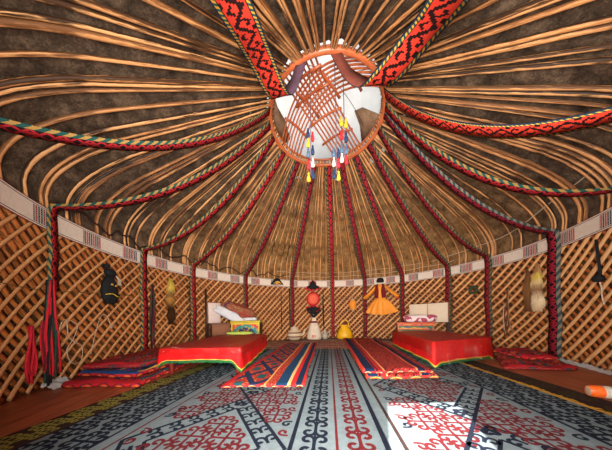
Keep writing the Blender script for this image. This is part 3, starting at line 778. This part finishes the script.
# ------------------------------------------------------------------ chests and bedding at the back
m = Mat('painted_panel_left', .5, .4); u, v = m.uv()
a = (u - .33) * 2.6; rr = (a * a + (v - .02) * (v - .02) * 12)._m('SQRT')
c = m.mix(rr.lt(.78), (196, 52, 44), (24, 128, 126)); c = m.mix(rr.lt(.55), c, (30, 44, 90)); c = m.mix(rr.lt(.3), c, (214, 66, 44))
ed = (u.lt(.03)).mx(u.gt(.62)).mx(v.gt(.25)); n = m.noise(14, 2, 'UV').gt(.56); c = m.mix(n * (1 - ed), c, (188, 150, 60)); c = m.mix(ed, c, (206, 184, 44)); m.base(c); M_panL = m.m
m = Mat('painted_panel_right', .5, .4); u, v = m.uv(); n = m.noise(7, 2, 'UV', (1, 2, 1))
c = m.mix((v * 12).fr().lt(.35), (30, 96, 60), (196, 60, 40)); c = m.mix((v * 12 + n).fr().gt(.8), c, (216, 170, 50)); c = m.mix((u.lt(.02)).mx(u.gt(.72)), c, (214, 100, 50)); c = m.mix(n.gt(.6), c, (30, 60, 110)); m.base(c); M_panR = m.m
def chest(loc, w, d, h, rot, panel, label, name='chest'):
    e = thing(name, loc, label, 'chest', None); e.rotation_euler = (0, 0, rot)
    def put(nm, b, mt): o = b.build(nm, mt); o.parent = e; return o
    b = MB(); b.box((0, 0, h / 2 - .015), (w / 2, d / 2, h / 2 - .03)); put('body', b, M_brownwood if panel is None else M_darkwood)
    b = MB(); b.box((0, 0, h - .02), (w / 2 + .015, d / 2 + .015, .022)); put('lid', b, M_brownwood if panel is None else panel[1])
    if panel:
        b = MB(); x, y0 = w / 2, -d / 2 - .008; z0, z1 = h - .33, h - .045
        i = b.add([(-x, y0, z0), (x, y0, z0), (x, y0, z1), (-x, y0, z1), (-x, -d / 2 + .01, z0), (x, -d / 2 + .01, z0), (x, -d / 2 + .01, z1), (-x, -d / 2 + .01, z1)])
        b.face((i, i + 1, i + 2, i + 3), [(0, 0), (w, 0), (w, .285), (0, .285)], 0, False)
        for q in ((0, 4, 5, 1), (1, 5, 6, 2), (2, 6, 7, 3), (3, 7, 4, 0)): b.face(tuple(i + k for k in q), None, 0, False)
        put('front_panel', b, panel[0])
    for sx in (-1, 1):
        for sy in (-1, 1): b = MB(); b.box((sx * (w / 2 - .03), sy * (d / 2 - .03), .0225), (.025, .025, .0225)); put('foot', b, M_darkwood)
    return e
M_yelp = flat('yellow_paint', (188, 166, 46), .5); M_redp = flat('orange_red_paint', (206, 84, 44), .5)
chest((-2.46, 4.30, 0), .36, .32, .56, radians(40), None, 'plain brown wooden chest by the left wall under the white headboard')
chest((-1.93, 4.58, 0), .64, .34, .60, radians(8), (M_panL, M_yelp), 'painted chest with yellow frame and teal arch behind the left table')
chest((2.00, 5.02, 0), .74, .30, .50, radians(-14), (M_panR, M_redp), 'painted striped chest behind the right table')
M_cream = flat('cream_padding', (222, 204, 182), .7, var=.08); M_pink = flat('pinkish_board', (220, 200, 194), .7, var=.08)
M_white = flat('grey_white_sheet', (206, 208, 216), .8, var=.12, scale=9); M_lime = flat('lime_cloth', (160, 178, 78), .8, var=.2)
def headboard(loc, w, h, z0, rot, mt, label, panels, legs=True):
    e = thing('headboard', loc, label, 'headboard'); e.rotation_euler = (0, 0, rot)
    for k in range(panels):
        ww = w / panels; b = MB()
        x0 = -w / 2 + ww * k
        b.grid(lambda s, t: (x0 + ww * (.02 + .96 * s), -.02 - .022 * (1 - abs(2 * s - 1) ** 6) * (1 - abs(2 * t - 1) ** 6), z0 + h * t), 12, 12)
        b.box((x0 + ww / 2, 0, z0 + h / 2), (ww * .48, .02, h / 2)); o = b.build('padded_panel', mt); o.parent = e
    b = MB(); b.box((0, .025, z0 + h / 2), (w / 2 + .015, .012, h / 2 + .015)); o = b.build('frame', M_brownwood); o.parent = e
    for sx in (-1, 1): b = MB(); b.box((sx * (w / 2 - .02), .025, z0 / 2), (.02, .015, z0 / 2)); o = b.build('leg', M_darkwood); o.parent = e
    return e
headboard((-2.60, 4.32, 0), .30, .46, .56, radians(62), M_pink, 'narrow whitish padded headboard standing against the left wall', 1)
headboard((2.36, 5.14, 0), .84, .44, .50, radians(-42), M_cream, 'cream two-panel padded headboard against the right back wall', 2)
def lump(name, mat, c, half, rot, label, cat, seed, lumps=.12, group=None, M=None):
    rnd = random.Random(seed); ph = [rnd.uniform(0, 6) for _ in range(6)]; b = MB(); n = 22; mrows = 12
    M = M or (Matrix.Translation(c) @ Matrix.Rotation(rot, 4, 'Z'))
    def f(s, t):
        th = 2 * pi * s; fi = pi * (t - .5); e = .55
        sg = lambda v: (abs(v) ** e) * (1 if v >= 0 else -1)
        x, y, z = sg(cos(th)) * sg(cos(fi)), sg(sin(th)) * sg(cos(fi)), sg(sin(fi)) if abs(fi) < pi / 2 else (1 if fi > 0 else -1)
        k = 1 + lumps * (sin(3 * x + ph[0]) * sin(4 * y + ph[1]) + .6 * sin(9 * x + ph[2] + 5 * z))
        return M @ Vector((x * half[0] * (1 + lumps * .4 * sin(4 * z + ph[3])), y * half[1], z * half[2] * (k if z > -.5 else 1)))
    b.grid(f, n, mrows); return tag(b.build(name, mat), label, cat, group)
lump('quilt', M_floral, (-2.26, 4.72, .82), (.42, .13, .20), radians(40), 'folded rusty floral quilt piled above the left chests', 'quilt', 4, .16, M=Matrix.Translation((-2.24, 4.72, .80)) @ Matrix.Rotation(radians(42), 4, 'Z') @ Matrix.Rotation(radians(17), 4, 'Y'))
lump('sheet', M_white, (-2.36, 4.36, .74), (.36, .08, .095), radians(35), 'crumpled white sheet slumped beside the left headboard', 'sheet', 8, .3, M=Matrix.Translation((-2.27, 4.40, .73)) @ Matrix.Rotation(radians(30), 4, 'Z') @ Matrix.Rotation(radians(30), 4, 'Y'))
lump('pillow', M_white, (-1.88, 4.66, .64), (.16, .10, .038), radians(8), 'small white pillow on the yellow-framed chest', 'pillow', 9)
lump('cushion', M_lime, (-1.72, 3.72, .375), (.25, .09, .032), radians(4), 'thin lime green cushion at the far end of the left table', 'cushion', 12, .1)
m = Mat('floral_pillow', .8, .2); n = m.noise(7, 1); m.base(m.mix(n.gt(.56), (226, 212, 214), (168, 72, 96))); M_fp = m.m
lump('pillow', M_fp, (2.12, 5.0, .59), (.35, .11, .085), radians(-14), 'white pillow with purple flowers on the right chest', 'pillow', 14, .12)
M_maroon = flat('maroon_cloth', (110, 20, 32), .85)

# ------------------------------------------------------------------ plinth and vessels at the back
b = MB(); N = 30; a0, a1 = -27, 34
b.grid(lambda s, t: pol(Rw(a0 + (a1 - a0) * s) - .36 + .27 * t, a0 + (a1 - a0) * s, .035), N, 1, flip=True)
b.grid(lambda s, t: pol(Rw(a0 + (a1 - a0) * s) - .36, a0 + (a1 - a0) * s, .035 * t), N, 1)
b.grid(lambda s, t: pol(Rw(a0 + (a1 - a0) * s) - .09, a0 + (a1 - a0) * s, .035 * t), N, 1, flip=True)
b.grid(lambda s, t: pol(Rw(a0 + (a1 - a0) * s) - .36 + .27 * t, a0 + (a1 - a0) * s, .0), N, 1)
for a in (a0, a1): b.grid(lambda s, t: pol(Rw(a) - .36 + .27 * s, a, .035 * t), 1, 1)
tag(b.build('plinth', M_darkwood, fix=True), 'low dark plank along the foot of the back wall under the jugs', 'plank')
M_clay = flat('pale_clay', (206, 186, 158), .7, var=.15); M_brn = flat('brown_leather', (110, 60, 36), .6)
M_churn = flat('white_hide', (216, 200, 180), .8, var=.15, scale=12)
e = thing('clay_pot', (-.98, 5.60, .035), 'squat pale pot with brown bands, leftmost vessel on the back plank', 'pot')
b = MB(); b.lathe([(.001, .035), (.13, .035), (.19, .10), (.205, .18), (.18, .26), (.12, .31), (.10, .34), (.115, .36), (.001, .36)], (-.98, 5.60, 0)); b.build('body', M_clay, e)
for z, r in ((.235, .193), (.13, .204)): b = MB(); b.lathe([(r - .01, z - .016), (r + .008, z - .012), (r + .008, z + .012), (r - .012, z + .016)], (-.98, 5.60, 0)); b.build('band', M_brn, e)
b = MB(); b.lathe([(.12, .355), (.10, .385), (.03, .40), (.028, .425), (.001, .43)], (-.98, 5.60, 0)); b.build('lid', M_clay, e)
b = MB(); b.tube(spline([(-.79, 5.60, .16), (-.72, 5.60, .2), (-.69, 5.60, .30), (-.67, 5.6, .33)], 4), [.03] * 8 + [.02] * 5, 8); b.build('spout', M_clay, e)
e = thing('leather_churn', (-.43, 5.74, .035), 'tall white conical leather churn with dark horned mouth on the back plank', 'churn')
b = MB(); b.lathe([(.001, .035), (.19, .035), (.205, .08), (.19, .2), (.14, .4), (.085, .52), (.055, .62), (.05, .7), (.06, .74), (.001, .74)], (-.43, 5.74, 0), sq=(1, .7)); b.build('body', M_churn, e)
b = MB()
for sx in (-1, 1): b.tube(spline([(-.43, 5.70, .66), (-.43 + sx * .07, 5.68, .76), (-.43 + sx * .16, 5.68, .84), (-.43 + sx * .19, 5.68, .90)], 4), [.035, .034, .033, .032, .03, .03, .028, .026, .024, .02, .016, .012, .01], 8)
b.build('horned_mouth', flat('black_felt', (26, 26, 30)), e)
b = MB(); b.lathe([(.09, .50), (.105, .51), (.09, .54), (.08, .55)], (-.43, 5.74, 0), sq=(1, .75)); b.build('collar', M_maroon, e)
b = MB()
for dx in (-.04, 0, .04): b.tube([(-.43 + dx, 5.74 - .136 + abs(dx) * .2, .09), (-.43 + dx, 5.74 - .133, .16)], .012, 6)
b.build('red_ornament', M_t['red'], e); b = MB()
e = thing('teapot', (-.12, 5.76, .035), 'small grey teapot standing right of the white churn', 'teapot')
b = MB(); b.lathe([(.001, .035), (.06, .035), (.085, .1), (.075, .17), (.04, .2), (.03, .26), (.04, .29), (.012, .32), (.001, .33)], (-.12, 5.76, 0)); M_grey = flat('grey_metal', (170, 166, 156), .4, .5); b.build('body', M_grey, e)
b = MB(); b.tube(spline([(-.05, 5.76, .1), (.0, 5.76, .16), (.01, 5.76, .23), (.04, 5.76, .26)], 4), .014, 8); b.build('spout', M_grey, e)
b = MB(); b.tube(spline([(-.17, 5.76, .22), (-.24, 5.76, .23), (-.25, 5.76, .15), (-.20, 5.76, .1)], 4), .011, 8); b.build('handle', M_grey, e)
M_yel = flat('mustard_enamel', (226, 170, 18), .45, .5, var=.12, scale=9)
e = thing('yellow_jug', (.43, 5.74, .035), 'round mustard yellow jug with arched handle, right end of the back plank', 'jug')
b = MB(); b.lathe([(.001, .035), (.18, .035), (.225, .09), (.215, .19), (.16, .30), (.10, .38), (.085, .42), (.095, .44), (.001, .44)], (.43, 5.74, 0), sq=(1, .75)); b.build('body', M_yel, e)
b = MB(); b.tube(spline([(.33, 5.70, .38), (.33, 5.70, .50), (.43, 5.70, .57), (.53, 5.70, .50), (.53, 5.70, .38)], 5), .016, 8); b.build('handle', M_yel, e)
b = MB(); b.lathe([(.07, .43), (.085, .455), (.03, .5), (.001, .505)], (.43, 5.74, 0)); b.build('lid', M_brn, e)

# ------------------------------------------------------------------ things on the walls
def outline(b, pts, M, th, mi=0, dome=.0):
    """closed 2D outline (x right, y up) extruded by th towards -local y ; M maps local to world"""
    n = len(pts); cx = sum(p[0] for p in pts) / n; cy = sum(p[1] for p in pts) / n
    A = b.add([M @ Vector((x, 0, y)) for x, y in pts]); B_ = b.add([M @ Vector((x, -th, y)) for x, y in pts])
    I = b.add([M @ Vector((cx + (x - cx) * .6, -th - dome, cy + (y - cy) * .6)) for x, y in pts]); c0 = b.add([M @ Vector((cx, -th - dome * 1.2, cy))]); c1 = b.add([M @ Vector((cx, 0, cy))])
    for k in range(n):
        k2 = (k + 1) % n; b.face((A + k, A + k2, B_ + k2, B_ + k), None, mi); b.face((B_ + k, B_ + k2, I + k2, I + k), None, mi); b.face((I + k, I + k2, c0), None, mi); b.face((A + k2, A + k, c1), None, mi)
def wallM(a, z, off=.075):
    """frame on the wall at azimuth a: local x right, z up, -y towards the room"""
    return Matrix.Translation(pol(Rw(a) - off, a, z)) @ Matrix.Rotation(-radians(a), 4, 'Z')
def ell(rx, ry, n=24, cx=0, cy=0, a0=0): return [(cx + rx * cos(2 * pi * k / n), cy + ry * sin(2 * pi * k / n)) for k in range(n)]
M_black = flat('black_felt2', (22, 24, 28), .85, var=.3); M_coral = flat('coral_disc', (224, 92, 62), .6, var=.1)
# black pouch
a = -103.8; M = wallM(a, 0); e = thing('pouch', pol(Rw(a) - .07, a, .9), 'black gourd-shaped pouch with yellow line hanging on left lattice', 'pouch')
b = MB(); outline(b, [(.0, 1.27), (-.05, 1.24), (-.10, 1.15), (-.125, 1.05), (-.11, .95), (-.06, .89), (.02, .87), (.09, .90), (.125, .98), (.115, 1.08), (.07, 1.18), (.04, 1.25)], M, .04, dome=.03); b.build('body', M_black, e, fix=True)
b = MB(); outline(b, ell(.075, .055, 20, .01, 1.29), M, .045, dome=.02); b.build('neck_flap', M_black, e, fix=True)
b = MB(); outline(b, ell(.035, .03, 16, -.045, 1.37), M, .04, dome=.01); b.build('knob', M_black, e, fix=True)
b = MB(); b.tube([M @ Vector(p) for p in spline([(-.12, -.06, .99), (-.04, -.085, 1.005), (.04, -.085, .975), (.12, -.06, .985)], 4)], .005, 5); b.build('yellow_cord', M_t['yellow'], e)
b = MB(); outline(b, ell(.02, .012, 10, -.03, 1.13), wallM(a, 0, .145), .006); outline(b, ell(.02, .012, 10, .03, 1.12), wallM(a, 0, .145), .006); b.build('ornament', M_gold, e, fix=True)
b = MB()
for dx in (0, .02, .04): b.tube([M @ Vector(p) for p in ((.05, -.05, 1.27), (.10 + dx, -.05, 1.22), (.11 + dx, -.05, 1.14))], .006, 5)
b.build('grey_tassel', M_rope, e)

def fur(name, a, z0, z1, w, cols, label, prof_w, seed):
    rnd = random.Random(seed); M = wallM(a, 0, .085)
    m = Mat('fur_' + name + str(seed), .95, .1)
    tcn = m.n('ShaderNodeTexCoord'); sp = m.n('ShaderNodeSeparateXYZ'); m.l(tcn.outputs['UV'], sp.inputs[0]); vv = X(m.nt, sp.outputs[1])
    nn = m.noise(14, 3); m.base(m.ramp(vv + (nn - .5) * .22, cols)); fur_m = m.m
    b = MB()
    def f(s, t):
        th = 2 * pi * s; k = t * (len(prof_w) - 1); i = min(int(k), len(prof_w) - 2); ww = w * (prof_w[i] * (1 - k + i) + prof_w[i + 1] * (k - i))
        return M @ Vector((cos(th) * ww + .01 * sin(t * 9), -.02 + sin(th) * min(.035, ww * .5), z0 + (z1 - z0) * t))
    b.grid(f, 18, 26)
    for _ in range(620):   # tufts
        s, t = rnd.random(), rnd.random(); p = f(s, t); q = f(s, max(0, t - .05)); n_ = (p - (M @ Vector((0, -.02, z0 + (z1 - z0) * t)))).normalized()
        tip = q + n_ * rnd.uniform(.012, .03) + Vector((0, 0, -.02)); sd = az_side(a) * .006
        i = b.add([p - sd, p + sd, tip]); b.face((i, i + 1, i + 2), [(s, t)] * 3)
    tag(b.build(name, fur_m, loc=(M @ Vector((0, 0, z1)))), label, 'pelt')
fur('pelt', -83.5, .58, 1.42, .085, [(0, (40, 26, 18)), (.2, (70, 44, 26)), (.35, (48, 30, 20)), (.55, (180, 130, 66)), (.65, (120, 84, 50)), (.78, (206, 176, 84)), (1, (170, 150, 60))],
    'yellowish fox pelt with dark tail hanging on the left lattice', [.25, .7, .9, .6, .75, .95, .8, .7, .75, .5, .2], 1)
fur('pelt', 83.8, .70, 1.42, .075, [(0, (196, 168, 130)), (.25, (226, 206, 172)), (.45, (130, 90, 56)), (.6, (214, 186, 140)), (.72, (206, 186, 80)), (.85, (176, 130, 84)), (1, (150, 110, 70))],
    'pale beige pelt hanging on the right lattice', [.5, .9, .95, .8, .7, .8, .85, .6, .5, .3, .15], 2)
fur('pelt', 80.9, .70, 1.36, .045, [(0, (96, 62, 38)), (.5, (130, 90, 56)), (1, (110, 74, 46))], 'thin brown pelt hanging just left of the pale pelt', [.5, .8, .9, .8, .7, .8, .85, .6, .5, .3, .15], 3)

# fringes and cords
def strand_bundle(name, a, z0, z1, n, spread, mats, label, cat, seed, r=.007, wav=.03):
    rnd = random.Random(seed); e = thing(name, pol(Rw(a) - .1, a, z1), label, cat)
    per = {}
    for k in range(n):
        x = rnd.uniform(-spread, spread); ph = rnd.uniform(0, 6); zz = z0 + rnd.uniform(0, .12 * (z1 - z0) + .02); M = wallM(a, 0, .09 + rnd.uniform(0, .03))
        mt = mats[k % len(mats)]; b = per.setdefault(mt.name, (MB(), mt))[0]
        b.tube([M @ Vector((x * min(1, .25 + t * 1.3) + wav * sin(5 * t + ph) * t, 0, z1 + (zz - z1) * t)) for t in [i / 9 for i in range(10)]], r, 5)
    for nm, (b, mt) in per.items(): b.build('strands', mt, e)
    return e
M_gfr = flat('green_wool', (40, 66, 54), .9); M_rfr = flat('red_wool', (190, 30, 46), .9)
strand_bundle('strap_fringe', -118.3, .02, 1.05, 16, .075, [M_gfr, M_rfr, M_gfr, M_black], 'long green and red fringe at the end of the leftmost wall strap', 'fringe', 4, .010)
strand_bundle('wool_fringe', -122.6, .12, .62, 8, .05, [M_rfr], 'loose bright red wool fringe at the left edge near the floor', 'fringe', 5, .009, .04)
strand_bundle('wool_fringe', -119.9, .16, .66, 5, .03, [M_rfr, M_maroon], 'thin red wool fringe slanting left of the green fringe', 'fringe', 6, .007, .03)
strand_bundle('wool_fringe', -90.3, .14, 1.25, 9, .045, [M_black, M_maroon, M_gfr], 'dark tangled fringe hanging right beside the strap near the fox pelt', 'fringe', 7, .009, .03)
strand_bundle('rope_bundle', 75.2, .25, 1.1, 4, .05, [M_brn, M_brn, flat('tan_rope', (150, 118, 84))], 'brown ropes hanging loose on right lattice', 'rope', 8, .008, .04)
strand_bundle('fringe_column', -3.2, .3, 1.5, 4, .02, [M_black, M_gfr], 'thin dark braided cord hanging right of the round red ornament', 'cord', 9, .008, .006)
strand_bundle('dark_fringe', -28, .1, 1.45, 2, .012, [M_black], 'thin black cord beside the strap behind the clay pot', 'cord', 10, .008, .004)
def wallrope(P, r, mat, label, name='cord'):
    pts = [pol(Rw(a) - .07, a, z) for a, z in P]; b = MB(); b.tube(spline(pts, 5), r, 6); tag(b.build(name, mat, loc=pts[0]), label, 'cord')
wallrope([(-116.5, .02), (-116.2, .3), (-115.2, .62), (-114, .66), (-113.6, .5), (-112.2, .42), (-110.6, .36), (-110.8, .20), (-113, .2), (-114, .34), (-112.5, .46), (-111.5, .6), (-113, .66)], .004, M_rope, 'looped pale cord hanging on the left lattice above the floor')
wallrope([(-108.5, .25), (-107.2, .5), (-105.6, .72), (-104, .7), (-103, .55), (-102.6, .6)], .0035, M_rope, 'thin pale cord on the left lattice below the black pouch')
wallrope([(73.4, .35), (73.2, .7), (74, .85), (74.6, .7), (74.2, .45)], .007, M_rope, 'thick pale rope loop on the right lattice by the brown ropes')
# bow / whip on the right
e = thing('whip', pol(Rw(100) - .08, 100, 1.45), 'dark whip with knotted middle and pale lash hanging at far right', 'whip')
M = wallM(100, 0, .085); b = MB(); b.tube([M @ Vector(p) for p in ((-.04, 0, 1.47), (-.02, 0, 1.25), (.0, 0, 1.06))], .012, 7); b.build('handle', M_black, e)
b = MB(); outline(b, ell(.045, .04, 14, 0, 1.03), M, .04, dome=.01); b.build('knot', M_black, e, fix=True)
b = MB(); b.tube([M @ Vector(p) for p in spline([(0, -.01, 1.0), (.02, -.01, .92), (.01, 0, .84), (.03, 0, .74)], 4)], .007, 6); b.build('lash', M_rope, e)
# wreath
M = wallM(64.3, 1.17, .085); b = MB()
b.tube([M @ Vector((.065 * cos(t), -.005, .065 * sin(t))) for t in [2 * pi * k / 20 for k in range(21)]], [.024 + .008 * (k % 2) for k in range(21)], 6, cap=False)
for k in range(26):
    t = 2 * pi * k / 26; p = M @ Vector((.065 * cos(t), -.02, .065 * sin(t))); q = M @ Vector((.095 * cos(t + .3), -.03, .095 * sin(t + .3))); i = b.add([p, p + Vector((0, 0, .02)), q]); b.face((i, i + 1, i + 2))
tag(b.build('wreath', flat('dried_herb', (62, 74, 46))), 'small round grey-green dried wreath on the right lattice', 'wreath')
# hat at the band
e = thing('felt_hat', pol(Rw(-30.3) - .08, -30.3, 1.6), 'black peaked felt hat with gold trim hanging on the back band', 'hat')
M = wallM(-30.3, 1.58, .085)
b = MB(); outline(b, [(-.19, .04), (-.14, .08), (-.08, .17), (0, .21), (.08, .17), (.14, .08), (.19, .03), (.10, .02), (0, .06), (-.10, .02)], M, .04, dome=.05); b.build('crown', M_black, e, fix=True)
b = MB(); outline(b, [(-.12, .03), (-.07, .10), (0, .13), (.07, .10), (.12, .03), (.05, .05), (0, .02), (-.05, .05)], wallM(-30.3, 1.58, .14), .03, dome=.02); b.build('gold_trim', M_gold, e, fix=True)
# round ornament with black lobes
e = thing('wall_ornament', pol(2.9, -9.1, .8), 'hanging felt ornament: coral disc between two black lobed pieces', 'ornament')
lob = [(-.21, 0), (-.17, .10), (-.10, .12), (-.08, .20), (0, .27), (.08, .20), (.10, .12), (.17, .10), (.21, 0), (.12, .02), (.05, -.03), (0, .0), (-.05, -.03), (-.12, .02)]
def lobe(z, sgn, s, nm, mt, off): M = wallM(-9.1, z, off); b = MB(); P = [(x * s, y * s * sgn) for x, y in lob]; outline(b, P if sgn > 0 else P[::-1], M, .02, dome=.01); b.build(nm, mt, e, fix=True)
lobe(1.47, 1, 1.12, 'upper_border', M_rfr, .08); lobe(1.50, 1, .9, 'upper_lobes', M_black, .10)
lobe(.98, -1, 1.12, 'lower_border', M_rfr, .08); lobe(.96, -1, .92, 'lower_lobes', M_black, .10)
M = wallM(-9.1, 1.20, .09); b = MB(); outline(b, ell(.20, .21), M, .025); b.build('rim', M_rfr, e, fix=True)
M = wallM(-9.1, 1.20, .118); b = MB(); outline(b, ell(.155, .165), M, .02, dome=.01); b.build('disc', M_coral, e, fix=True)
# small orange lantern-like bag
M_or = flat('orange_silk', (240, 150, 46), .5, var=.12, scale=8)
e = thing('lantern', pol(Rw(13.5) - .13, 13.5, 1.0), 'small orange barrel-shaped lantern hanging left of the orange dress', 'lantern')
c = pol(Rw(13.5) - .16, 13.5, 0); b = MB(); b.lathe([(.04, .86), (.085, .90), (.10, 1.0), (.085, 1.10), (.04, 1.14)], c, 16); b.build('shade', M_or, e)
b = MB(); b.lathe([(.001, 1.13), (.045, 1.135), (.04, 1.17), (.001, 1.175)], c, 12); b.lathe([(.001, .83), (.04, .835), (.045, .865), (.001, .87)], c, 12); b.tube([c + Vector((0, 0, 1.17)), c + Vector((0, .02, 1.3))], .006, 5); b.build('caps', M_rope, e)
# orange dress with maroon waistcoat
a = 27.9; e = thing('hanging_dress', pol(Rw(a) - .1, a, .7), 'orange flared dress with maroon waistcoat and dark cap hung on the back wall', 'dress')
M = wallM(a, 0, .10)
b = MB()
def sk(s, t):
    th = 2 * pi * s; w = .11 + .34 * (t ** .6); return M @ Vector((cos(th) * w * (1 + .03 * sin(9 * th) * t), -.05 + sin(th) * (.04 + .03 * t) * (1 + .5 * sin(14 * th) * t), 1.14 - .44 * t + .09 * t * t * (abs(cos(th)) ** 2) + .012 * sin(11 * th) * t))
b.grid(sk, 60, 10); b.build('skirt', M_or, e)
b = MB(); outline(b, [(-.13, 1.12), (-.11, 1.3), (-.13, 1.5), (-.05, 1.56), (0, 1.53), (.05, 1.56), (.13, 1.5), (.11, 1.3), (.13, 1.12)], M, .08, dome=.02); b.build('bodice', M_or, e, fix=True)
for sx in (-1, 1):
    b = MB(); b.tube([M @ Vector((sx * x, -.04, z)) for x, z in ((.08, 1.50), (.18, 1.42), (.30, 1.30), (.42, 1.20), (.46, 1.17))], [.06, .085, .085, .10, .075], 10, flat=.5); b.build('sleeve', M_or, e)
    b = MB(); P = [(sx * .05, 1.16), (sx * .14, 1.17), (sx * .15, 1.3), (sx * .12, 1.52), (sx * .06, 1.56), (sx * .035, 1.35)]; outline(b, P if sx < 0 else P[::-1], wallM(a, 0, .19), .025, dome=.01); b.build('waistcoat_front', M_maroon, e, fix=True)
b = MB(); b.lathe([(.001, 1.72), (.07, 1.71), (.10, 1.66), (.10, 1.60), (.001, 1.60)], M @ Vector((0, -.07, 0)), 16, sq=(1, .6)); b.build('cap', M_black, e)
b = MB(); outline(b, [(-.04, -.06), (.05, -.05), (.06, .05), (.0, .08), (-.05, .04)], wallM(35.6, 1.18, .09), .03, dome=.01)
tag(b.build('purse', M_rfr, fix=True), 'little bright red purse hanging at the right sleeve of the dress', 'purse')
# dark post by bed left
b = MB(); b.tube([pol(Rw(-68.2) - .09, -68.2, .0), pol(Rw(-68.2) - .09, -68.2, 1.32)], .022, 8); tag(b.build('post', M_darkwood), 'thin dark post standing left of the white headboard', 'post')
b = MB(); b.tube([pol(Rw(-22.2) - .08, -23.0, .05), pol(Rw(-22.2) - .08, -23.0, 1.5)], .016, 8); tag(b.build('post', M_darkwood), 'thin dark post beside the strap behind the clay pot', 'post')

# ------------------------------------------------------------------ small things on the floor
def crumple(a0, a1, h, label, seed, d=.12):  # white strip added in place of daylight leaking under the wall
    rnd = random.Random(seed); N = int((a1 - a0) * 3); rows = 5; H = [[rnd.uniform(.3, 1) for _ in range(N + 1)] for _ in range(rows + 1)]; b = MB()
    def f(s, t):
        k, j = round(s * N), round(t * rows); q = H[j][k]; a = a0 + (a1 - a0) * s; return pol(Rw(a) - .06 - d * t * (.6 + .4 * q), a, .004 + h * q * (1 - t) * (1 if j else 1))
    b.grid(f, N, rows); tag(b.build('light_leak_strip', flat('light_leak_white', (190, 194, 198), .35, .5, var=.1)), label, 'light leak strip')
crumple(-119.2, -114.5, .09, 'crumpled white strip standing in for daylight leaking under the left wall', 3, .10)
crumple(84, 103, .045, 'crumpled white strip standing in for daylight leaking under the right wall', 4, .07)
e = thing('orange_bottle', (2.15, 1.79, .045), 'orange bottle with pale base lying on the floorboards at the right', 'bottle')
d = Vector((.94, -.34, 0)).normalized(); M = Matrix.Translation((2.0, 1.81, .046)) @ d.to_track_quat('Z', 'Y').to_matrix().to_4x4()
b = MB(); b.lathe([(.036, .0), (.045, .02), (.045, .16), (.044, .17)], n=20, M=M); b.build('body', flat('orange_plastic', (232, 100, 34), .4, .5, var=.08), e)
b = MB(); b.lathe([(.001, .006), (.034, .0), (.037, .003), (.036, .012)], n=20, M=M); b.build('base', flat('beige_base', (196, 160, 136), .6), e)
b = MB(); b.lathe([(.0455, .07), (.0462, .072), (.0462, .13), (.0455, .132)], n=20, M=M); b.build('label', flat('pale_label', (196, 190, 176), .5), e)
b = MB(); b.lathe([(.044, .168), (.03, .2), (.016, .22), (.016, .25), (.001, .25)], n=20, M=M); b.build('neck', flat('orange_plastic', (232, 100, 34)), e)
